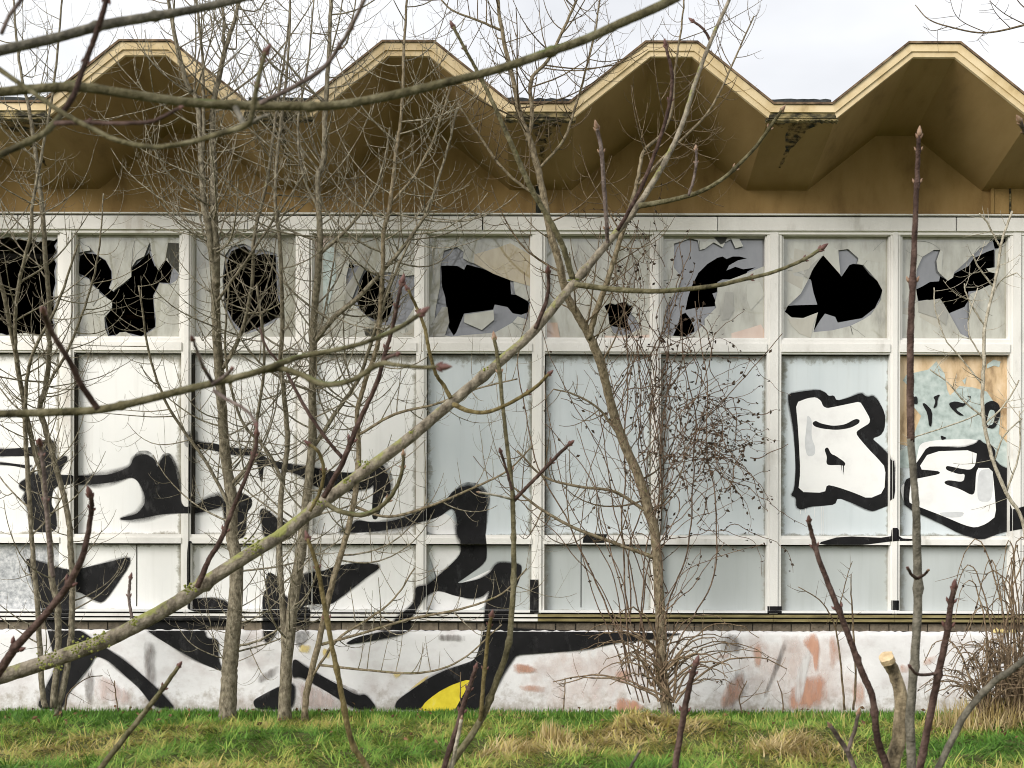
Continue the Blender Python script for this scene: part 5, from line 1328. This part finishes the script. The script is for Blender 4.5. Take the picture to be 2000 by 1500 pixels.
def arcs(name, label, cat, bases, n, spread, height, material, seed, leaves=0.1, wd=(2, 4), ds=(12.6, 13.5), twig=2, group=None):
    """arching stems out of the ground"""
    rs_ = random.Random(seed)
    b0 = P(bases[0][0], bases[0][1], bases[0][2]); b0.z = 0
    root = empty(name, b0, label, cat, group)
    ms_, ml_ = MB(), MB()
    for k in range(n):
        px, py, d_ = rs_.choice(bases)
        p = P(px+rs_.uniform(-18, 18), py, d_); p.z = max(p.z, 0.0)
        az = rs_.uniform(0, 2*math.pi); dirx = math.cos(az); diry = math.sin(az)*0.55
        Ln = spread*rs_.uniform(0.45, 1.1); H = height*rs_.uniform(0.4, 1.1)
        pts = []
        m = 12
        for q in range(m+1):
            t = q/m
            z = H*4*t*(1-t*0.78)*0.62
            pp = p+Vector((dirx*Ln*t+rs_.uniform(-.012,.012), diry*Ln*t, z+rs_.uniform(-.012,.012)))
            pp.y = min(pp.y, -0.14); pp.z = max(pp.z, 0.02)
            pts.append(pp)
            if rs_.random() < leaves: leaf(ml_, pp, rs_.uniform(0.025, 0.05), rs_)
        r0 = rs_.uniform(*wd)*1.5*13/F/2
        rr = [r0*(1-0.6*q/m) for q in range(m+1)]
        ms_.tube(pts, rr, 4, cap=False)
        if twig: twigs_on(ms_, pts, rr, rs_, 0.2, 1, rs_.randrange(2, 2+twig*2), 0.08, 0.3, 0, 3, 0.3, 0.8, 0.8, 0.0026)
    ms_.build('stems', material, root, True)['kind'] = 'stuff'
    if ml_.f: ml_.build('leaves', M['leaf'], root)['kind'] = 'stuff'
    return root
arcs('bramble_bush', 'leafless bramble arching round the foot of the vine-wrapped tree', 'bush', [(1295,1310,13.0),(1290,1340,13.0),(1280,1280,13.1),(1300,1370,12.9)], 46, 1.15, 0.55, M['bramble'], 3, 0.12, (1.8, 3.6))
arcs('bramble_bush', 'dense brown bramble thicket at the right edge before the plinth', 'bush', [(1930,1400,12.6),(1960,1400,12.8),(1990,1400,12.6),(2030,1400,12.9),(2070,1400,12.4)], 150, 0.75, 0.85, M['bramble'], 4, 0.08, (1.6, 3.6))
arcs('bramble_bush', 'tall loose bramble stems climbing over the lower right panels', 'bush', [(1960,1380,13.0),(2000,1380,13.2),(2050,1380,13.0)], 46, 0.6, 1.9, M['bramble'], 6, 0.10, (1.6, 3.2))
# pale shrub at the right edge
rs = random.Random(9)
root = empty('bleached_shrub', P(1990, 1380, 12.4)*1.0, 'bleached leafless shrub stems rising in front of the rightmost panes', 'shrub')
m_ = MB()
pale = ([(2040,1390,5),(2010,1200,5),(2000,1030,5),(1965,960,5),(1940,900,5),(1922,830,5),(1918,760,5),(1921,700,5),(1922,640,4.5),(1935,580,4),(1948,520,4),(1955,470,3.5),(1975,410,3)],
        [(1951,478,3),(1938,455,2.6),(1925,430,2.4),(1911,415,2)], [(1937,556,2.6),(1910,520,2.4),(1898,495,2)], [(1922,634,2.6),(1900,600,2.4),(1885,570,2),(1882,552,1.8)],
        [(1919,812,2.6),(1880,780,2.2),(1850,745,2),(1815,720,1.8)], [(1918,830,2.6),(1960,790,2.4),(1990,740,2)], [(1925,610,2),(1950,550,1.8),(1985,530,1.6)], [(1919,750,2.4),(1870,690,2),(1845,660,1.8),(1825,600,1.6),(1823,560,1.6)],
        [(1922,800,2.4),(1880,820,2),(1790,850,1.8),(1770,852,1.5)], [(1940,900,2.6),(1960,850,2.2),(1995,815,1.8)], [(1965,960,3),(1990,880,2.4),(1990,800,2)], [(1919,700,2.2),(1890,640,1.8),(1908,560,1.5)])
for k, pts in enumerate(pale):
    a_, b_ = stem_pts([(q0, q1, q2*1.5) for q0, q1, q2 in pts], 12.3, 12.2, 6, 0.003, k)
    m_.tube(a_, b_, 5)
    twigs_on(m_, a_, b_, rs, 0.2, 1, 5 if k else 10, 0.1, 0.4, 1, 3, 0.5, 0.7, 0.8, 0.0028)
m_.build('stems', M['pale_twig'], root, True)['kind'] = 'stuff'
# small weeds and seedlings at the plinth
def weed(label, stems, seed, material=M['twig_d'], tw=6):
    rs_ = random.Random(seed)
    b0 = P(stems[0][0][0], stems[0][0][1], 13.4)
    root = empty('seedling', Vector((b0.x, b0.y, 0)), label, 'seedling', 'leafless seedlings along the plinth')
    m_ = MB()
    for k, pts in enumerate(stems):
        a_, b_ = stem_pts(pts, 13.4, 13.3, 5, 0.004, k); m_.tube(a_, b_, 5)
        twigs_on(m_, a_, b_, rs_, 0.25, 1, tw, 0.08, 0.35, 1, 3, 0.5, 0.8, 0.6, 0.0026)
    m_.build('stems', material, root, True)
weed('leafless seedling with spreading twigs against the orange-stained plinth', [[(1650,1385,5),(1645,1320,4),(1635,1240,3.5),(1622,1200,3),(1600,1170,2.5),(1560,1145,2)], [(1632,1230,2.5),(1650,1140,2),(1665,1095,1.5)]], 2)
weed('straight thin dead stalk just right of the orange-stained seedling', [[(1667,1385,5),(1672,1330,4.5),(1667,1230,4),(1663,1170,3),(1662,1120,2)]], 3, tw=4)
weed('short dead stalk with curled tip left of the thick trunk', [[(128,1390,4),(132,1360,3),(150,1340,2.5),(175,1325,2),(200,1322,2)]], 8, tw=3)

# blue litter and foam lumps
def lump(mb, c, r, rs_, sq=0.7):
    n = 7; v = [c+Vector((0, 0, r*sq))]; f = []
    for j in (0.45, 0.0):
        for k in range(n):
            a = 2*math.pi*k/n
            q = r*rs_.uniform(0.7, 1.15)*(1 if j == 0 else 0.85)
            v.append(c+Vector((math.cos(a)*q, math.sin(a)*q, r*j*sq*rs_.uniform(.8, 1.2))))
    f += [(0, 1+k, 1+(k+1) % n) for k in range(n)]+[(1+k, n+1+k, n+1+(k+1) % n, 1+(k+1) % n) for k in range(n)]
    f.append(tuple(n+1+k for k in range(n-1, -1, -1)))
    mb.add(v, f)
rs = random.Random(15)
for lab, px, sz in (('larger crumpled blue plastic scrap in the grass at the vine-wrapped tree', 1272, 0.035), ('smaller crumpled blue plastic scrap in the grass beside the vine-wrapped trunk', 1294, 0.024)):
    m_ = MB()
    c = P(px, 1390, 13.2)
    for k in range(5): lump(m_, Vector((c.x+rs.uniform(-sz, sz), c.y+rs.uniform(-.02, .02), 0.02+rs.uniform(0, sz*1.2))), sz*rs.uniform(0.5, 0.9), rs, 0.9)
    o = m_.build('plastic_scrap', M['litter']); tag(o, lab, 'litter', 'blue plastic scraps')
rs = random.Random(16)
m_ = MB()
for px, py, r in ((1946,1228,0.045),(1958,1229,0.035),(1966,1226,0.03),(1979,1229,0.035)):
    c = PY(px, 1233, -0.07)
    lump(m_, c, r, rs, 1.1)
o = m_.build('foam_lump', M['foam']); tag(o, 'yellowed foam lump squeezed out on the plinth ledge at the right', 'foam lump')

# ------------------------------------------------------------------ grass
def blades(name, n, xr, yr, seed, len_fn, tint_fn, lie, width=0.0042, dens=None, segs=3, zoff=None):
    g_ = np.random.default_rng(seed)
    xs_ = g_.uniform(xr[0], xr[1], n*2); ys_ = g_.uniform(yr[0], yr[1], n*2)
    if dens is not None:
        k = g_.random(n*2) < dens(xs_, ys_)
        xs_, ys_ = xs_[k], ys_[k]
    xs_, ys_ = xs_[:n], ys_[:n]
    n = len(xs_)
    zz = gh(xs_, ys_)
    if zoff is not None: zz = zz+zoff(xs_, ys_)
    # clump field: blades of one clump lie the same way
    ph = 2.2*np.sin(3.3*xs_+2.1*ys_)+2.0*np.sin(5.7*ys_-3.9*xs_+1.0)+1.6*np.sin(11.1*xs_+8.2*ys_+2.0)+g_.normal(0, 0.75, n)
    ln = len_fn(xs_, ys_)*g_.uniform(0.6, 1.25, n)
    lean = np.clip(lie(xs_, ys_)+g_.normal(0, 0.22, n), 0.02, 1.45)
    bend = np.clip(lean*1.15+g_.normal(0, 0.3, n), 0, 2.1)
    wd = width*g_.uniform(0.6, 1.4, n)
    az2 = ph+g_.uniform(-0.6, 0.6, n)+np.pi/2
    dx, dy = np.cos(ph), np.sin(ph)
    sx, sy = np.cos(az2), np.sin(az2)
    V = np.zeros((n, (segs+1)*2, 3))
    cx_, cy_, cz_ = xs_.copy(), ys_.copy(), zz-0.01
    for s in range(segs+1):
        t = s/segs
        w_ = wd*(1-t**1.6*0.92)
        V[:, 2*s, 0] = cx_-sx*w_; V[:, 2*s, 1] = cy_-sy*w_; V[:, 2*s, 2] = cz_
        V[:, 2*s+1, 0] = cx_+sx*w_; V[:, 2*s+1, 1] = cy_+sy*w_; V[:, 2*s+1, 2] = cz_
        an = lean+bend*(t+0.5/segs)
        st = ln/segs
        cx_ = cx_+dx*np.sin(an)*st; cy_ = np.minimum(cy_+dy*np.sin(an)*st, -0.10); cz_ = np.maximum(cz_+np.cos(an)*st, zz+0.008)
    nv = (segs+1)*2
    Fq = []
    base = (np.arange(n)*nv)[:, None]
    q = np.array([[2*s, 2*s+1, 2*s+3, 2*s+2] for s in range(segs)]).ravel()[None, :]
    Fa = (base+q).reshape(-1, 4)
    me = bpy.data.meshes.new(name)
    me.vertices.add(n*nv); me.vertices.foreach_set('co', V.reshape(-1))
    nf = len(Fa)
    me.loops.add(nf*4); me.loops.foreach_set('vertex_index', Fa.reshape(-1).astype(np.int32))
    me.polygons.add(nf); me.polygons.foreach_set('loop_start', np.arange(nf, dtype=np.int32)*4)
    me.update(calc_edges=True)
    tint = np.clip(tint_fn(xs_, ys_)+g_.normal(0, 0.15, n), 0, 1)
    at = me.attributes.new('tint', 'FLOAT', 'POINT')
    at.data.foreach_set('value', np.repeat(tint, nv).astype(np.float32))
    me.materials.append(M['grass'])
    o = bpy.data.objects.new(name, me); COL.objects.link(o)
    return o
def patch(x, y, cx_, cy_, rx, ry): return np.exp(-(((x-cx_)/rx)**2+((y-cy_)/ry)**2))
def dry(x, y):
    """0 green .. 1 straw"""
    b_ = 0.33+0.06*np.clip((-y-1.2)/0.6, 0, 1)+0.22*np.sin(1.3*x+0.7)*np.sin(1.7*y+0.2)+0.14*np.sin(3.1*x-2.2*y)
    b_ = b_*np.clip((-y-0.55)/0.6, 0.25, 1)                    # green strip under the wall
    b_ = b_+0.30*patch(x, y, 0.95, -2.4, 0.6, 0.4)+0.30*patch(x, y, -0.2, -2.9, 0.35, 0.4)+0.26*patch(x, y, 2.1, -3.1, 0.65, 0.5)
    b_ = b_-0.22*patch(x, y, 3.6, -2.9, 1.1, 1.2)-0.18*patch(x, y, -4.8, -1.2, 1.2, 0.7)
    return b_
g1 = blades('grass', 120000, (-6.4, 5.4), (-4.6, -0.12), 1, lambda x, y: 0.07+0.08*np.clip((-y-0.5)/0.9, 0, 1), dry, lambda x, y: 0.25+0.72*np.clip((-y-0.45)/0.7, 0, 1), 0.0044)
tag(g1, 'matted green and yellowing grass on the verge before the hall', 'grass', kind='stuff')
g2 = blades('grass', 16000, (-9, 9), (-12, -4.6), 2, lambda x, y: 0.16+0*x, dry, lambda x, y: 0.6+0*x, 0.006)
tag(g2, 'rough grass of the verge nearer the viewer', 'grass', kind='stuff')
def tuft(label, px, py, d_, n, rx, ry, ln, hgt, lie, seed, t=0.86, nm='dry_grass_tuft'):
    c = P(px, py, d_)
    o = blades(nm, n, (c.x-rx, c.x+rx), (c.y-ry, min(c.y+ry, -0.12)), seed, lambda x, y: ln+0*x, lambda x, y: t+0*x, lambda x, y: lie+0*x, 0.0050, dens=lambda x, y: patch(x, y, c.x, c.y, rx*0.6, ry*0.6), segs=4, zoff=lambda x, y: hgt*patch(x, y, c.x, c.y, rx*0.55, ry*0.55))
    if 'fringe' in label: tag(o, label, 'grass', kind='stuff')
    else: tag(o, label, 'grass tuft', 'straw-coloured dry grass tufts')
tuft('pointed straw tuft standing up left of the lone purple shoot', 1082, 1440, 11.2, 650, 0.16, 0.18, 0.17, 0.02, 0.2, 21)
tuft('broad low mound of golden dry grass below the vine-wrapped tree', 1250, 1445, 11.5, 2400, 0.55, 0.40, 0.15, 0.09, 1.0, 22, 0.78)
tuft('shaggy straw mound at the bottom edge left of the cut stump', 1540, 1475, 10.8, 1700, 0.55, 0.42, 0.17, 0.05, 0.85, 23, 0.88)
tuft('brown dead grass heap under the bramble thicket at the right edge', 1950, 1405, 12.7, 2600, 0.7, 0.42, 0.24, 0.12, 0.45, 24, 0.93)
tuft('flattened straw tuft at the bottom edge beneath the dark shoots', 1000, 1485, 10.6, 1500, 0.5, 0.35, 0.20, 0.03, 0.9, 25, 0.86)
tuft('thin dry fringe of grass along the plinth right of the yellow patch', 990, 1385, 13.4, 260, 0.6, 0.18, 0.10, 0.0, 0.4, 26, 0.75)
tuft('thin dry fringe of grass along the orange-stained plinth', 1590, 1385, 13.3, 260, 0.7, 0.2, 0.10, 0.0, 0.4, 27, 0.75)

# fallen leaves and twiglets in the grass
rs = random.Random(31)
m_ = MB()
for k in range(260):
    x_ = rs.uniform(-5.8, 5.0); y_ = -0.25-2.8*rs.random()**2
    leaf(m_, Vector((x_, y_, float(gh(x_, y_))+rs.uniform(0.04, 0.09))), rs.uniform(0.03, 0.06), rs)
o = m_.build('fallen_leaves', M['deadleaf'])
tag(o, 'scattered dead brown leaves lying in the grass along the plinth', 'leaves', kind='stuff')

for k_, (px_, lab_) in enumerate(((232, 'short dry weed stalk at the wall foot right of the three-stemmed tree'), (905, 'short dry weed stalk at the wall foot beside the yellow patch'), (1100, 'low dry weed stalk at the wall foot under the long black stripe'), (1450, 'low dry weed stalk at the wall foot before the grey smear'), (1530, 'thin dry weed stalk at the wall foot left of the orange stain'))):
    rs_ = random.Random(200+k_)
    weed(lab_, [[(px_, 1392, 3.0), (px_+rs_.uniform(-6, 6), 1360, 2.6), (px_+rs_.uniform(-14, 14), 1325+rs_.uniform(-12, 14), 2.0)]], 300+k_, M['bramble'], 4)
